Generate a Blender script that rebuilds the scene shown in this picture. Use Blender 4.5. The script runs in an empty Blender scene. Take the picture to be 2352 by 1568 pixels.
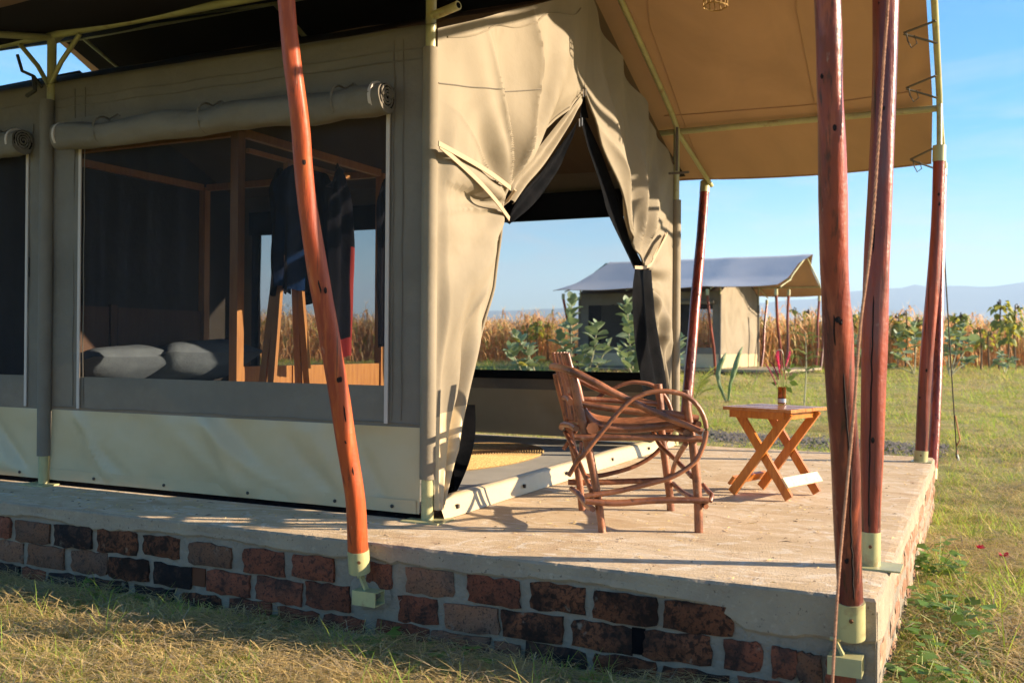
import bpy, bmesh, math, random
import numpy as np
from mathutils import Vector, Matrix, noise as mnoise

scene = bpy.context.scene
COL = scene.collection
random.seed(7)
RNG = np.random.default_rng(11)
R_ = math.radians

# ------------------------------------------------------------------ camera, sky, sun, exposure
FPX = 2240.0                                   # focal length in units of a 2352 px wide picture
CAM = Vector((2.8273, -4.8078, 1.0))
yaw, pit, rol = R_(25.57), R_(0.2209), R_(0.4277)
CF = Vector((-math.sin(yaw)*math.cos(pit), math.cos(yaw)*math.cos(pit), math.sin(pit)))
r0 = Vector((math.cos(yaw), math.sin(yaw), 0)); u0 = r0.cross(CF)
CR = math.cos(rol)*r0 + math.sin(rol)*u0
CU = -math.sin(rol)*r0 + math.cos(rol)*u0
cd = bpy.data.cameras.new('camera'); cam = bpy.data.objects.new('camera', cd); COL.objects.link(cam)
cd.sensor_width = 36.0; cd.lens = FPX/2352*36.0; cd.dof.use_dof = True; cd.dof.focus_distance = 5.7; cd.dof.aperture_fstop = 3.4; cd.clip_start = 0.05; cd.clip_end = 40000
mw = Matrix.Identity(4)
for i in range(3):
    mw[i][0] = CR[i]; mw[i][1] = CU[i]; mw[i][2] = -CF[i]; mw[i][3] = CAM[i]
cam.matrix_world = mw
scene.camera = cam

SUN_H = Vector((0.9312, 0.3645, 0)).normalized(); SUN_EL = R_(17.5)
SUN_D = (SUN_H*math.cos(SUN_EL) + Vector((0, 0, math.sin(SUN_EL)))).normalized()
world = bpy.data.worlds.new('World'); scene.world = world; world.use_nodes = True
wn = world.node_tree.nodes; wl = world.node_tree.links
for n in list(wn): wn.remove(n)
sky = wn.new('ShaderNodeTexSky'); sky.sky_type = 'NISHITA'; sky.sun_disc = False
sky.sun_elevation = SUN_EL; sky.sun_rotation = math.atan2(SUN_H.x, SUN_H.y)
sky.altitude = 400; sky.air_density = 1.0; sky.dust_density = 0.7; sky.ozone_density = 2.5
bg = wn.new('ShaderNodeBackground'); bg.inputs['Strength'].default_value = 0.067
wo = wn.new('ShaderNodeOutputWorld')
hs = wn.new('ShaderNodeHueSaturation'); hs.inputs['Saturation'].default_value = 1.72
wl.new(sky.outputs[0], hs.inputs['Color']); 
# thin wisps of cloud low in the sky
ctc = wn.new('ShaderNodeTexCoord'); cmp_ = wn.new('ShaderNodeMapping'); cmp_.inputs['Scale'].default_value = (3.0, 3.0, 16.0); wl.new(ctc.outputs['Generated'], cmp_.inputs['Vector'])
cno = wn.new('ShaderNodeTexNoise'); cno.inputs['Scale'].default_value = 2.1; cno.inputs['Detail'].default_value = 9; cno.inputs['Roughness'].default_value = 0.62; cno.inputs['Distortion'].default_value = 0.7; wl.new(cmp_.outputs[0], cno.inputs['Vector'])
cmr = wn.new('ShaderNodeMapRange'); cmr.inputs['From Min'].default_value = 0.46; cmr.inputs['From Max'].default_value = 0.78; cmr.inputs['To Max'].default_value = 0.75; wl.new(cno.outputs['Fac'], cmr.inputs['Value'])
csx = wn.new('ShaderNodeSeparateXYZ'); wl.new(ctc.outputs['Generated'], csx.inputs[0])
cel = wn.new('ShaderNodeMapRange'); cel.inputs['From Min'].default_value = 0.34; cel.inputs['From Max'].default_value = 0.10; cel.inputs['To Max'].default_value = 1.0; wl.new(csx.outputs['Z'], cel.inputs['Value'])
cmu = wn.new('ShaderNodeMath'); cmu.operation = 'MULTIPLY'; wl.new(cmr.outputs[0], cmu.inputs[0]); wl.new(cel.outputs[0], cmu.inputs[1])
cmx = wn.new('ShaderNodeMix'); cmx.data_type = 'RGBA'; wl.new(cmu.outputs[0], cmx.inputs['Factor']); wl.new(hs.outputs[0], cmx.inputs[6]); cmx.inputs[7].default_value = (3.0, 3.1, 3.25, 1)
wl.new(cmx.outputs[2], bg.inputs['Color']); wl.new(bg.outputs[0], wo.inputs['Surface'])
sd = bpy.data.lights.new('sun', 'SUN'); sd.energy = 4.8; sd.angle = R_(0.53); sd.color = (1.0, 0.82, 0.60)
sun = bpy.data.objects.new('sun', sd); COL.objects.link(sun)
sun.rotation_euler = (-SUN_D).to_track_quat('-Z', 'Y').to_euler(); sun.location = (20, 8, 12)
vs = scene.view_settings
vs.view_transform = 'Standard'; vs.look = 'None'; vs.exposure = 2.06; vs.gamma = 1.0; vs.use_curve_mapping = False
scene.cycles.use_denoising = True
scene.cycles.max_bounces = 8; scene.cycles.transparent_max_bounces = 12; scene.cycles.volume_bounces = 0
scene.cycles.sample_clamp_indirect = 6.0
scene.render.film_transparent = False

# ------------------------------------------------------------------ measuring helper: line of sight meets a plane
def ray(u, v):
    return CF + (u-1176)/FPX*CR - (v-784)/FPX*CU
def at(u, v, axis, val):
    d = ray(u, v); t = (val - CAM[axis])/d[axis]
    return CAM + d*t
def atp(u, v, p, n):
    d = ray(u, v); t = (Vector(p)-CAM).dot(n)/d.dot(n)
    return CAM + d*t
def polar(u, r, z=0.0):                         # point at forward distance r in the direction of picture column u
    lat = (u-1176)/FPX*r
    f = Vector((-math.sin(yaw), math.cos(yaw), 0))
    p = CAM + f*r + r0*lat
    return Vector((p.x, p.y, z))
def fwd(x, y): return -(x-CAM.x)*math.sin(yaw) + (y-CAM.y)*math.cos(yaw)
def latr(x, y): return (x-CAM.x)*math.cos(yaw) + (y-CAM.y)*math.sin(yaw)
def ground_z(x, y):
    r = fwd(x, y)
    z = -0.46 + 0.46*min(1, max(0, (r-11)/23.0)) + min(0.12, max(0, (r-34)*0.01))
    if r < 60: z += 0.018*mnoise.noise((x*0.9, y*0.9, 3.1)) + 0.03*mnoise.noise((x*0.25, y*0.25, 7.7))
    return z

# ------------------------------------------------------------------ mesh helpers
class MB:
    def __init__(s): s.v = []; s.f = []; s.mi = []
    def add(s, vs, fs, m=0):
        b = len(s.v); s.v += [tuple(p) for p in vs]; s.f += [tuple(i+b for i in f) for f in fs]; s.mi += [m]*len(fs); return s
    def box(s, c, half, ax=None, m=0):
        c = Vector(c); ax = ax or (Vector((1,0,0)), Vector((0,1,0)), Vector((0,0,1)))
        vs = [c + ax[0]*half[0]*i + ax[1]*half[1]*j + ax[2]*half[2]*k for i in (-1,1) for j in (-1,1) for k in (-1,1)]
        return s.add(vs, [(0,1,3,2),(4,6,7,5),(0,4,5,1),(2,3,7,6),(0,2,6,4),(1,5,7,3)], m)
    def bar(s, a, b, w, h, up=(0,0,1), m=0):        # a straight board from a to b
        a = Vector(a); b = Vector(b); d = (b-a); L = d.length; d.normalize()
        side = d.cross(Vector(up)).normalized(); u = side.cross(d).normalized()
        return s.box((a+b)/2, (L/2, w/2, h/2), (d, side, u), m)
    def tube(s, path, rad, n=8, caps=True, wob=0.0, m=0, seed=0.0, wf=0.35):
        path = [Vector(p) for p in path]; k = len(path)
        rad = [rad]*k if isinstance(rad, (int, float)) else rad
        ref = Vector((0,0,1)); d0 = (path[-1]-path[0]).normalized()
        if abs(d0.z) > 0.8: ref = Vector((0.3,1,0)).normalized()
        vs = []
        for i, p in enumerate(path):
            t = (path[min(i+1,k-1)]-path[max(i-1,0)]).normalized()
            a = t.cross(ref).normalized(); b = a.cross(t).normalized()
            for j in range(n):
                th = 2*math.pi*j/n; r = rad[i]
                if wob: r *= 1 + wob*mnoise.noise((math.cos(th)*1.3+seed, math.sin(th)*1.3+seed, i*wf+seed*2))
                vs.append(p + (a*math.cos(th)+b*math.sin(th))*r)
        fs = [(i*n+j, i*n+(j+1)%n, (i+1)*n+(j+1)%n, (i+1)*n+j) for i in range(k-1) for j in range(n)]
        if caps: fs += [tuple(range(n-1,-1,-1)), tuple((k-1)*n+j for j in range(n))]
        return s.add(vs, fs, m)
    def grid(s, fn, nu, nv, m=0, mfn=None):
        vs = [fn(i/nu, j/nv) for j in range(nv+1) for i in range(nu+1)]
        b = len(s.v); s.v += [tuple(p) for p in vs]
        for j in range(nv):
            for i in range(nu):
                q = (j*(nu+1)+i, j*(nu+1)+i+1, (j+1)*(nu+1)+i+1, (j+1)*(nu+1)+i)
                s.f.append(tuple(x+b for x in q)); s.mi.append(mfn((i+.5)/nu, (j+.5)/nv) if mfn else m)
        return s
    def lathe(s, prof, c, n=20, m=0):
        c = Vector(c); vs = [c+Vector((r*math.cos(2*math.pi*j/n), r*math.sin(2*math.pi*j/n), z)) for r, z in prof for j in range(n)]
        fs = [(i*n+j, i*n+(j+1)%n, (i+1)*n+(j+1)%n, (i+1)*n+j) for i in range(len(prof)-1) for j in range(n)]
        return s.add(vs, fs, m)
def smooth(path, n=6):
    """Catmull-Rom through the given points"""
    P = [Vector(p) for p in path]; out = []
    for i in range(len(P)-1):
        p0 = P[max(i-1,0)]; p1 = P[i]; p2 = P[i+1]; p3 = P[min(i+2,len(P)-1)]
        for k in range(n):
            t = k/n
            out.append(0.5*((2*p1) + (p2-p0)*t + (2*p0-5*p1+4*p2-p3)*t*t + (3*p1-p0-3*p2+p3)*t**3))
    out.append(P[-1]); return out
def lerp_tab(tab, t):
    for i in range(len(tab)-1):
        if t <= tab[i+1][0] or i == len(tab)-2:
            a, b = tab[i], tab[i+1]; k = (t-a[0])/(b[0]-a[0])
            return tuple(a[j]+(b[j]-a[j])*k for j in range(1, len(a)))
def sst(a, b, x):
    t = min(1, max(0, (x-a)/(b-a))); return t*t*(3-2*t)

ORG = {}
def mesh_of(name, mb, mats, smooth_=False, off=None):
    me = bpy.data.meshes.new(name)
    vs = mb.v if off is None else [(p[0]-off.x, p[1]-off.y, p[2]-off.z) for p in mb.v]
    me.from_pydata(vs, [], mb.f)
    mats = mats if isinstance(mats, (list, tuple)) else [mats]
    for m in mats: me.materials.append(m)
    if len(mats) > 1: me.polygons.foreach_set('material_index', mb.mi)
    if smooth_: me.polygons.foreach_set('use_smooth', [True]*len(me.polygons))
    if smooth_: me.set_sharp_from_angle(angle=R_(52))
    me.update(); return me
def part(name, mb, mats, parent=None, sm=False, label=None, local=False):
    """link one mesh object; the shapes are given in world coordinates unless local"""
    off = None
    if parent is not None and not local: off = ORG[parent.name]
    o = bpy.data.objects.new(name, mesh_of(name, mb, mats, sm, off)); COL.objects.link(o)
    if parent is not None:
        o.parent = parent; ORG[o.name] = ORG[parent.name]
    else: ORG[o.name] = Vector((0,0,0))
    if label: o['label'] = label
    return o
def tag(o, label=None, cat=None, group=None, kind=None):
    if label: o['label'] = label
    if cat: o['category'] = cat
    if group: o['group'] = group
    if kind: o['kind'] = kind
    return o
def thing(name, loc, label, cat, group=None, rz=0.0):
    o = bpy.data.objects.new(name, None); COL.objects.link(o); o.empty_display_size = 0.1
    o.location = loc; o.rotation_euler = (0,0,rz); ORG[o.name] = Vector(loc)
    return tag(o, label, cat, group)
def piece(name, me, parent, loc, rot=(0,0,0), scale=(1,1,1)):
    o = bpy.data.objects.new(name, me); COL.objects.link(o); o.parent = parent
    o.location = Vector(loc)-ORG[parent.name]; o.rotation_euler = rot; o.scale = scale; return o

# ------------------------------------------------------------------ materials
def mat(name, base, layers=(), rough=0.7, bumps=(), spec=0.3, coat=0.0, transl=None, back=None, rnd=0.0, trans=0.0, metallic=0.0, wpos=False, alpha=None):
    m = bpy.data.materials.new(name); m.use_nodes = True
    N = m.node_tree.nodes; L = m.node_tree.links
    b = N['Principled BSDF']; out = N['Material Output']
    tc = N.new('ShaderNodeTexCoord')
    if wpos:
        g = N.new('ShaderNodeNewGeometry'); vec0 = g.outputs['Position']
    else:
        oi = N.new('ShaderNodeObjectInfo'); mu = N.new('ShaderNodeMath'); mu.operation = 'MULTIPLY'; mu.inputs[1].default_value = 37.0
        L.new(oi.outputs['Random'], mu.inputs[0])
        ad = N.new('ShaderNodeVectorMath'); ad.operation = 'ADD'; L.new(tc.outputs['Object'], ad.inputs[0]); L.new(mu.outputs[0], ad.inputs[1])
        vec0 = ad.outputs[0]
    def vec(st):
        if st is None: return vec0
        mp = N.new('ShaderNodeMapping'); mp.inputs['Scale'].default_value = st; L.new(vec0, mp.inputs['Vector']); return mp.outputs[0]
    def tex(kind, s, d, st, dist=0.0):
        if kind == 'voronoi':
            t = N.new('ShaderNodeTexVoronoi'); t.inputs['Scale'].default_value = s; o = t.outputs['Distance']
        elif kind == 'wave':
            t = N.new('ShaderNodeTexWave'); t.inputs['Scale'].default_value = s; t.inputs['Distortion'].default_value = d; t.inputs['Detail'].default_value = 3; t.bands_direction = 'Z'; o = t.outputs['Fac']
        else:
            t = N.new('ShaderNodeTexNoise'); t.inputs['Scale'].default_value = s; t.inputs['Detail'].default_value = d
            t.inputs['Roughness'].default_value = 0.6; t.inputs['Distortion'].default_value = dist; o = t.outputs['Fac']
        L.new(vec(st), t.inputs['Vector']); return o
    c = N.new('ShaderNodeRGB'); c.outputs[0].default_value = (*base, 1); col = c.outputs[0]
    for ly in layers:
        f = tex(ly.get('k', 'noise'), ly['s'], ly.get('d', 4), ly.get('st'), ly.get('dist', 0.0))
        mr = N.new('ShaderNodeMapRange'); mr.inputs['From Min'].default_value = ly.get('lo', .4); mr.inputs['From Max'].default_value = ly.get('hi', .6)
        mr.inputs['To Max'].default_value = ly.get('a', 1.0); L.new(f, mr.inputs['Value'])
        mx = N.new('ShaderNodeMix'); mx.data_type = 'RGBA'; L.new(mr.outputs[0], mx.inputs['Factor']); L.new(col, mx.inputs[6]); mx.inputs[7].default_value = (*ly['c'], 1)
        col = mx.outputs[2]
    if rnd:
        o2 = N.new('ShaderNodeObjectInfo'); mr = N.new('ShaderNodeMapRange'); mr.inputs['To Min'].default_value = 1-rnd; mr.inputs['To Max'].default_value = 1+rnd
        L.new(o2.outputs['Random'], mr.inputs['Value']); vm = N.new('ShaderNodeVectorMath'); vm.operation = 'SCALE'; L.new(col, vm.inputs[0]); L.new(mr.outputs[0], vm.inputs['Scale']); col = vm.outputs[0]
    if back:
        g2 = N.new('ShaderNodeNewGeometry'); mx = N.new('ShaderNodeMix'); mx.data_type = 'RGBA'
        L.new(g2.outputs['Backfacing'], mx.inputs['Factor']); L.new(col, mx.inputs[6])
        st = N.new('ShaderNodeMapRange'); st.inputs['From Min'].default_value = .35; st.inputs['From Max'].default_value = .7; L.new(tex('noise', 1.1, 9, (1,.35,1), 1.2), st.inputs['Value'])
        bx = N.new('ShaderNodeMix'); bx.data_type = 'RGBA'; L.new(st.outputs[0], bx.inputs['Factor']); bx.inputs[6].default_value = (*[c_*.84 for c_ in back], 1); bx.inputs[7].default_value = (*[min(1, c_*1.12) for c_ in back], 1); L.new(bx.outputs[2], mx.inputs[7]); col = mx.outputs[2]
    L.new(col, b.inputs['Base Color'])
    b.inputs['Roughness'].default_value = rough; b.inputs['Specular IOR Level'].default_value = spec; b.inputs['Metallic'].default_value = metallic
    if coat: b.inputs['Coat Weight'].default_value = coat; b.inputs['Coat Roughness'].default_value = 0.18
    if trans: b.inputs['Transmission Weight'].default_value = trans
    prev = None
    for bp in bumps:
        f = tex(bp.get('k', 'noise'), bp['s'], bp.get('d', 5), bp.get('st'))
        bn = N.new('ShaderNodeBump'); bn.inputs['Strength'].default_value = bp.get('a', .4); bn.inputs['Distance'].default_value = bp.get('h', .01)
        L.new(f, bn.inputs['Height'])
        if prev: L.new(prev, bn.inputs['Normal'])
        prev = bn.outputs[0]
    if prev: L.new(prev, b.inputs['Normal'])
    sh = b.outputs[0]
    if transl:
        tr = N.new('ShaderNodeBsdfTranslucent'); tr.inputs['Color'].default_value = (*transl[0], 1)
        ms = N.new('ShaderNodeMixShader'); ms.inputs[0].default_value = transl[1]; L.new(sh, ms.inputs[1]); L.new(tr.outputs[0], ms.inputs[2]); sh = ms.outputs[0]
    if alpha is not None:
        tp = N.new('ShaderNodeBsdfTransparent'); ms = N.new('ShaderNodeMixShader'); ms.inputs[0].default_value = alpha
        L.new(tp.outputs[0], ms.inputs[1]); L.new(sh, ms.inputs[2]); sh = ms.outputs[0]
    L.new(sh, out.inputs['Surface'])
    return m

weave = dict(s=260, d=2, a=.25, h=.0015)
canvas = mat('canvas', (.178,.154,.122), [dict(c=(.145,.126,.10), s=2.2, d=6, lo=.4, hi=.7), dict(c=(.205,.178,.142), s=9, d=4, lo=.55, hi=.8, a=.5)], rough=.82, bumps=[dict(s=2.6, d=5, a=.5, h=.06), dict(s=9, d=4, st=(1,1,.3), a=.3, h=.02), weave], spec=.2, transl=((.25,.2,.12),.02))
canvas_lit = mat('sunlit_canvas', (.245,.205,.145), [dict(c=(.20,.165,.113), s=1.1, d=8, lo=.42, hi=.62, dist=1.0), dict(c=(.19,.155,.095), s=5, d=5, lo=.6, hi=.85, a=.4)], rough=.78, bumps=[dict(s=6, d=3, a=.22, h=.02), weave], spec=.25, transl=((.35,.25,.13),.06))  # paler copy of the wall canvas for sunlit parts, light put into its colour
skirt_m = mat('cream_pvc', (.48,.38,.225), [dict(c=(.44,.34,.195), s=3, d=5, lo=.4, hi=.8), dict(c=(.36,.28,.17), s=9, d=9, lo=.66, hi=.85, a=.4)], rough=.36, bumps=[dict(s=3.5, d=2, a=.25, h=.05)], spec=.45)
fly_m = mat('fly_canvas', (.42,.435,.46), [dict(c=(.38,.40,.43), s=.7, d=3, lo=.3, hi=.8)], rough=.75, bumps=[dict(s=1.3, d=3, a=.18, h=.06), weave], back=(.38,.225,.128), transl=((.50,.27,.09),.05), spec=.2)
innerroof_m = mat('black_pvc', (.012,.012,.014), rough=.8, bumps=[dict(s=4, d=3, a=.3, h=.03)], spec=.2)
inside_m = mat('inner_lining', (.045,.038,.03), [dict(c=(.035,.03,.025), s=2, d=4)], rough=.85, bumps=[dict(s=4, d=4, a=.3, h=.03)])
black_m = mat('black_cloth', (.003,.0035,.0045), [dict(c=(.006,.006,.007), s=8, d=5)], rough=.75, bumps=[dict(s=8, d=4, a=.4, h=.02)], spec=.02)
net_m = mat('insect_net', (.03,.04,.06), [dict(c=(.07,.08,.10), s=14, d=3, st=(1,1,.03), lo=.5, hi=.75)], rough=.9, alpha=.28, spec=.1)
net_dark_m = mat('window_net', (.02,.022,.026), [dict(c=(.04,.042,.05), s=14, d=3, st=(1,1,.03), lo=.5, hi=.75)], rough=.9, alpha=.56, spec=.1)
strap_m = mat('webbing', (.36,.27,.175), rough=.8, bumps=[dict(s=400, d=1, a=.3, h=.001)])
zip_m = mat('zip_tape', (.50,.42,.36), rough=.7)
dkstrap_m = mat('dark_strap', (.05,.045,.04), rough=.7)
paint_m = mat('cream_metal', (.42,.39,.18), [dict(c=(.20,.08,.025), s=9, d=9, lo=.55, hi=.70, a=.85), dict(c=(.34,.32,.16), s=4, d=4)], rough=.38, bumps=[dict(s=30, d=4, a=.12, h=.004)], spec=.5)
red_m = mat('varnished_post', (.42,.072,.016), [dict(c=(.20,.03,.014), s=3.5, d=8, st=(1,1,.12), lo=.42, hi=.62), dict(c=(.48,.12,.03), s=22, d=8, st=(1,1,.06), lo=.52, hi=.66, a=.7), dict(c=(.07,.02,.012), s=42, d=9, st=(1,1,.05), lo=.58, hi=.68, a=.85), dict(c=(.45,.25,.16), s=30, d=9, st=(1,1,.3), lo=.67, hi=.73, a=.6), dict(c=(.03,.012,.01), s=5, d=3, st=(1.2,1.2,.5), lo=.72, hi=.78)], rough=.5, bumps=[dict(s=24, d=8, st=(1,1,.07), a=.55, h=.008), dict(s=5, d=4, a=.35, h=.02)], spec=.3, coat=.05)
maroon_m = mat('dark_varnished_post', (.31,.048,.02), [dict(c=(.10,.022,.018), s=3.5, d=8, st=(1,1,.12), lo=.40, hi=.60), dict(c=(.36,.085,.04), s=22, d=8, st=(1,1,.06), lo=.52, hi=.66, a=.8), dict(c=(.13,.085,.075), s=4, d=8, st=(1,1,.2), lo=.58, hi=.72, a=.7), dict(c=(.03,.013,.010), s=42, d=9, st=(1,1,.05), lo=.56, hi=.66, a=.85), dict(c=(.34,.20,.15), s=30, d=9, st=(1,1,.3), lo=.66, hi=.72, a=.7), dict(c=(.02,.01,.01), s=6, d=3, st=(1.2,1.2,.5), lo=.71, hi=.77)], rough=.36, bumps=[dict(s=24, d=8, st=(1,1,.07), a=.6, h=.009), dict(s=6, d=4, a=.4, h=.02)], spec=.35, coat=.08)
crack_m = mat('post_crack', (.012,.006,.005), rough=.9)
concrete_m = mat('worn_concrete', (.52,.375,.22), [dict(c=(.62,.475,.31), s=1.3, d=10, st=(1,2.2,1), lo=.42, hi=.6, dist=1.5), dict(c=(.43,.28,.16), s=2.3, d=9, lo=.54, hi=.70, a=.85, dist=2.0), dict(c=(.72,.62,.48), s=6, d=10, st=(.4,3.5,1), lo=.57, hi=.68, a=.7, dist=1.0), dict(c=(.33,.22,.13), s=9, d=10, st=(.35,4,1), lo=.62, hi=.72, a=.7, dist=1.0), dict(c=(.20,.14,.10), s=46, d=8, lo=.62, hi=.70, a=.8), dict(c=(.70,.62,.50), s=3.2, d=12, lo=.56, hi=.62, a=.55, dist=3.0), dict(c=(.16,.11,.08), s=11, d=10, st=(.25,5,1), lo=.66, hi=.70, a=.8, dist=2.0)], rough=.82, bumps=[dict(s=7, d=9, st=(.5,2,1), a=.4, h=.012), dict(s=90, d=6, a=.8, h=.006), dict(s=14, d=9, st=(.3,4,1), a=.6, h=.012), dict(s=3, d=8, a=.3, h=.02)], spec=.25, wpos=True)
cement_m = mat('rough_cement', (.31,.255,.18), [dict(c=(.25,.205,.15), s=4, d=8, lo=.4, hi=.65), dict(c=(.34,.275,.20), s=9, d=6, lo=.58, hi=.75), dict(c=(.10,.10,.06), s=3, d=9, lo=.66, hi=.78, a=.7), dict(c=(.07,.06,.05), s=55, d=6, lo=.62, hi=.70, a=.8), dict(c=(.40,.34,.25), s=24, d=9, lo=.58, hi=.70, a=.6)], rough=.9, bumps=[dict(s=34, d=9, a=.7, h=.012), dict(s=180, d=3, a=.3, h=.003)], spec=.2, wpos=True)
mortar_m = mat('mortar', (.26,.225,.175), [dict(c=(.20,.172,.135), s=7, d=8, lo=.4, hi=.65), dict(c=(.12,.11,.09), s=18, d=9, lo=.64, hi=.76, a=.7)], rough=.95, bumps=[dict(s=40, d=9, a=.9, h=.015)], spec=.15, wpos=True)
def brickm(nm, a, b, dk, lo):
    return mat(nm, a, [dict(c=b, s=6, d=8, lo=.4, hi=.66), dict(c=dk, s=6, d=12, lo=lo, hi=lo+.12, a=.85, dist=1.0), dict(c=dk, s=36, d=10, lo=lo+.01, hi=lo+.10, a=.8, dist=.6), dict(c=(.24,.20,.155), s=8, d=10, lo=.63, hi=.69, a=.6), dict(c=(.02,.016,.014), s=95, d=6, lo=.56, hi=.64, a=.85)], rough=.92, bumps=[dict(s=45, d=9, a=.9, h=.01)], spec=.15, rnd=.22)
brick_ms = [brickm('red_brick', (.21,.066,.036), (.13,.05,.03), (.03,.02,.017), .52),
            brickm('burnt_brick', (.15,.055,.026), (.085,.036,.02), (.012,.009,.008), .48),
            brickm('dark_brick', (.095,.046,.028), (.06,.034,.024), (.012,.011,.012), .44),
            brickm('grey_brick', (.19,.09,.05), (.14,.085,.06), (.05,.035,.03), .55)]
side_brick = mat('weathered_brick', (.27,.15,.095), [dict(c=(.19,.10,.06), s=6, d=8, lo=.4, hi=.66), dict(c=(.36,.29,.21), s=7, d=10, lo=.45, hi=.60, a=.85), dict(c=(.08,.05,.04), s=24, d=8, lo=.62, hi=.72)], rough=.95, bumps=[dict(s=45, d=9, a=.9, h=.01)], spec=.1, rnd=.2)
twig_m = mat('bark_stick', (.30,.108,.046), [dict(c=(.13,.045,.02), s=6, d=7, st=(1,1,1), lo=.42, hi=.60), dict(c=(.36,.155,.07), s=16, d=6, lo=.56, hi=.72, a=.7), dict(c=(.05,.022,.013), s=24, d=8, lo=.60, hi=.70, a=.85), dict(c=(.42,.27,.17), s=9, d=8, lo=.63, hi=.70, a=.7)], rough=.45, bumps=[dict(s=30, d=8, a=.45, h=.006)], spec=.4, coat=.12)
table_m = mat('orange_varnish', (.50,.165,.022), [dict(c=(.36,.10,.013), s=7, d=6, st=(6,6,.7), lo=.42, hi=.66), dict(c=(.58,.24,.05), s=11, d=5, st=(5,5,.6), lo=.56, hi=.75, a=.6), dict(c=(.14,.04,.015), s=5, d=3, lo=.73, hi=.78)], rough=.28, bumps=[dict(s=16, d=5, st=(6,6,.8), a=.12, h=.004)], spec=.5, coat=.4)
tabletop_m = mat('table_top_varnish', (.44,.17,.05), [dict(c=(.30,.10,.03), s=7, d=7, st=(.7,8,6), lo=.42, hi=.66), dict(c=(.52,.25,.09), s=11, d=5, st=(.6,6,5), lo=.56, hi=.75, a=.6)], rough=.25, bumps=[dict(s=20, d=5, st=(.8,8,5), a=.15, h=.004)], spec=.5, coat=.3)
palewood_m = mat('pale_plank', (.74,.58,.38), [dict(c=(.62,.44,.25), s=8, d=5, st=(.7,6,6))], rough=.4, spec=.4)
headwood_m = mat('dimmed_headboard', (.09,.042,.018), [dict(c=(.07,.03,.012), s=6, d=6, st=(5,5,.7), lo=.42, hi=.66)], rough=.5)  # bed wood darkened in its colour to dim the sun patch on the headboard
bedwood_m = mat('pine_wood', (.42,.19,.05), [dict(c=(.32,.13,.035), s=6, d=6, st=(5,5,.7), lo=.42, hi=.66)], rough=.45, spec=.4, bumps=[dict(s=14, d=5, st=(5,5,.8), a=.15, h=.004)])
linen_m = mat('pale_linen', (.12,.145,.165), [dict(c=(.10,.12,.14), s=4, d=4)], rough=.85, bumps=[dict(s=5, d=4, a=.4, h=.03)])
glass_m = mat('brown_glass', (.62,.25,.05), rough=.05, trans=.95, spec=.5)
sisal_m = mat('sisal', (.40,.25,.09), [dict(c=(.24,.14,.045), s=60, d=4, lo=.4, hi=.62), dict(c=(.50,.35,.15), s=35, d=4, lo=.55, hi=.7)], rough=.85, bumps=[dict(s=120, d=3, a=.6, h=.004)])
rope_m = mat('rope_fibre', (.52,.27,.16), [dict(c=(.36,.17,.10), s=60, d=3)], rough=.85)
cord_m = mat('dark_cord', (.05,.045,.04), rough=.8)
floor_m = mat('groundsheet', (.36,.33,.27), [dict(c=(.30,.28,.23), s=2, d=6)], rough=.6, spec=.35)
blue_m = mat('blue_cloth', (.004,.016,.055), [dict(c=(.006,.010,.026), s=4, d=3)], spec=.03, rough=.85, bumps=[dict(s=6, d=3, a=.4, h=.03)])
char_m = mat('charcoal_cloth', (.007,.007,.010), spec=.03, rough=.85, bumps=[dict(s=6, d=3, a=.4, h=.03)])
plaid_m = mat('striped_cloth', (.016,.015,.017), [dict(k='wave', s=9, d=.3, c=(.035,.012,.014), lo=.4, hi=.6), dict(k='wave', s=23, d=.3, c=(.03,.028,.03), lo=.5, hi=.6, a=.6)], rough=.85)
redcloth_m = mat('red_cloth', (.24,.018,.016), rough=.8, transl=((.4,.03,.02),.2))

# ------------------------------------------------------------------ terrain
def build_ground():
    mb = MB()
    xs = np.unique(np.concatenate([np.linspace(-14,10,49), np.linspace(-60,60,61), np.sign(np.linspace(-1,1,41))*(np.abs(np.linspace(-1,1,41))**3)*12000]))
    ys = np.unique(np.concatenate([np.linspace(-8,16,49), np.linspace(-40,110,76), np.sign(np.linspace(-1,1,41))*(np.abs(np.linspace(-1,1,41))**3)*12000]))
    nx, ny = len(xs), len(ys)
    for y in ys:
        for x in xs: mb.v.append((x, y, ground_z(x, y)))
    for j in range(ny-1):
        for i in range(nx-1):
            mb.f.append((j*nx+i, j*nx+i+1, (j+1)*nx+i+1, (j+1)*nx+i)); mb.mi.append(0)
    m = mat('dry_grass_soil', (.36,.29,.11), [dict(c=(.24,.25,.06), s=.55, d=8, lo=.4, hi=.6), dict(c=(.42,.31,.15), s=1.7, d=9, lo=.52, hi=.7, a=.8), dict(c=(.20,.20,.06), s=6, d=9, lo=.58, hi=.7, a=.7)], rough=.95, bumps=[dict(s=22, d=9, a=.8, h=.03)], spec=.1, wpos=True)
    return tag(part('ground', mb, m, sm=True), kind='structure')
build_ground()

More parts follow.
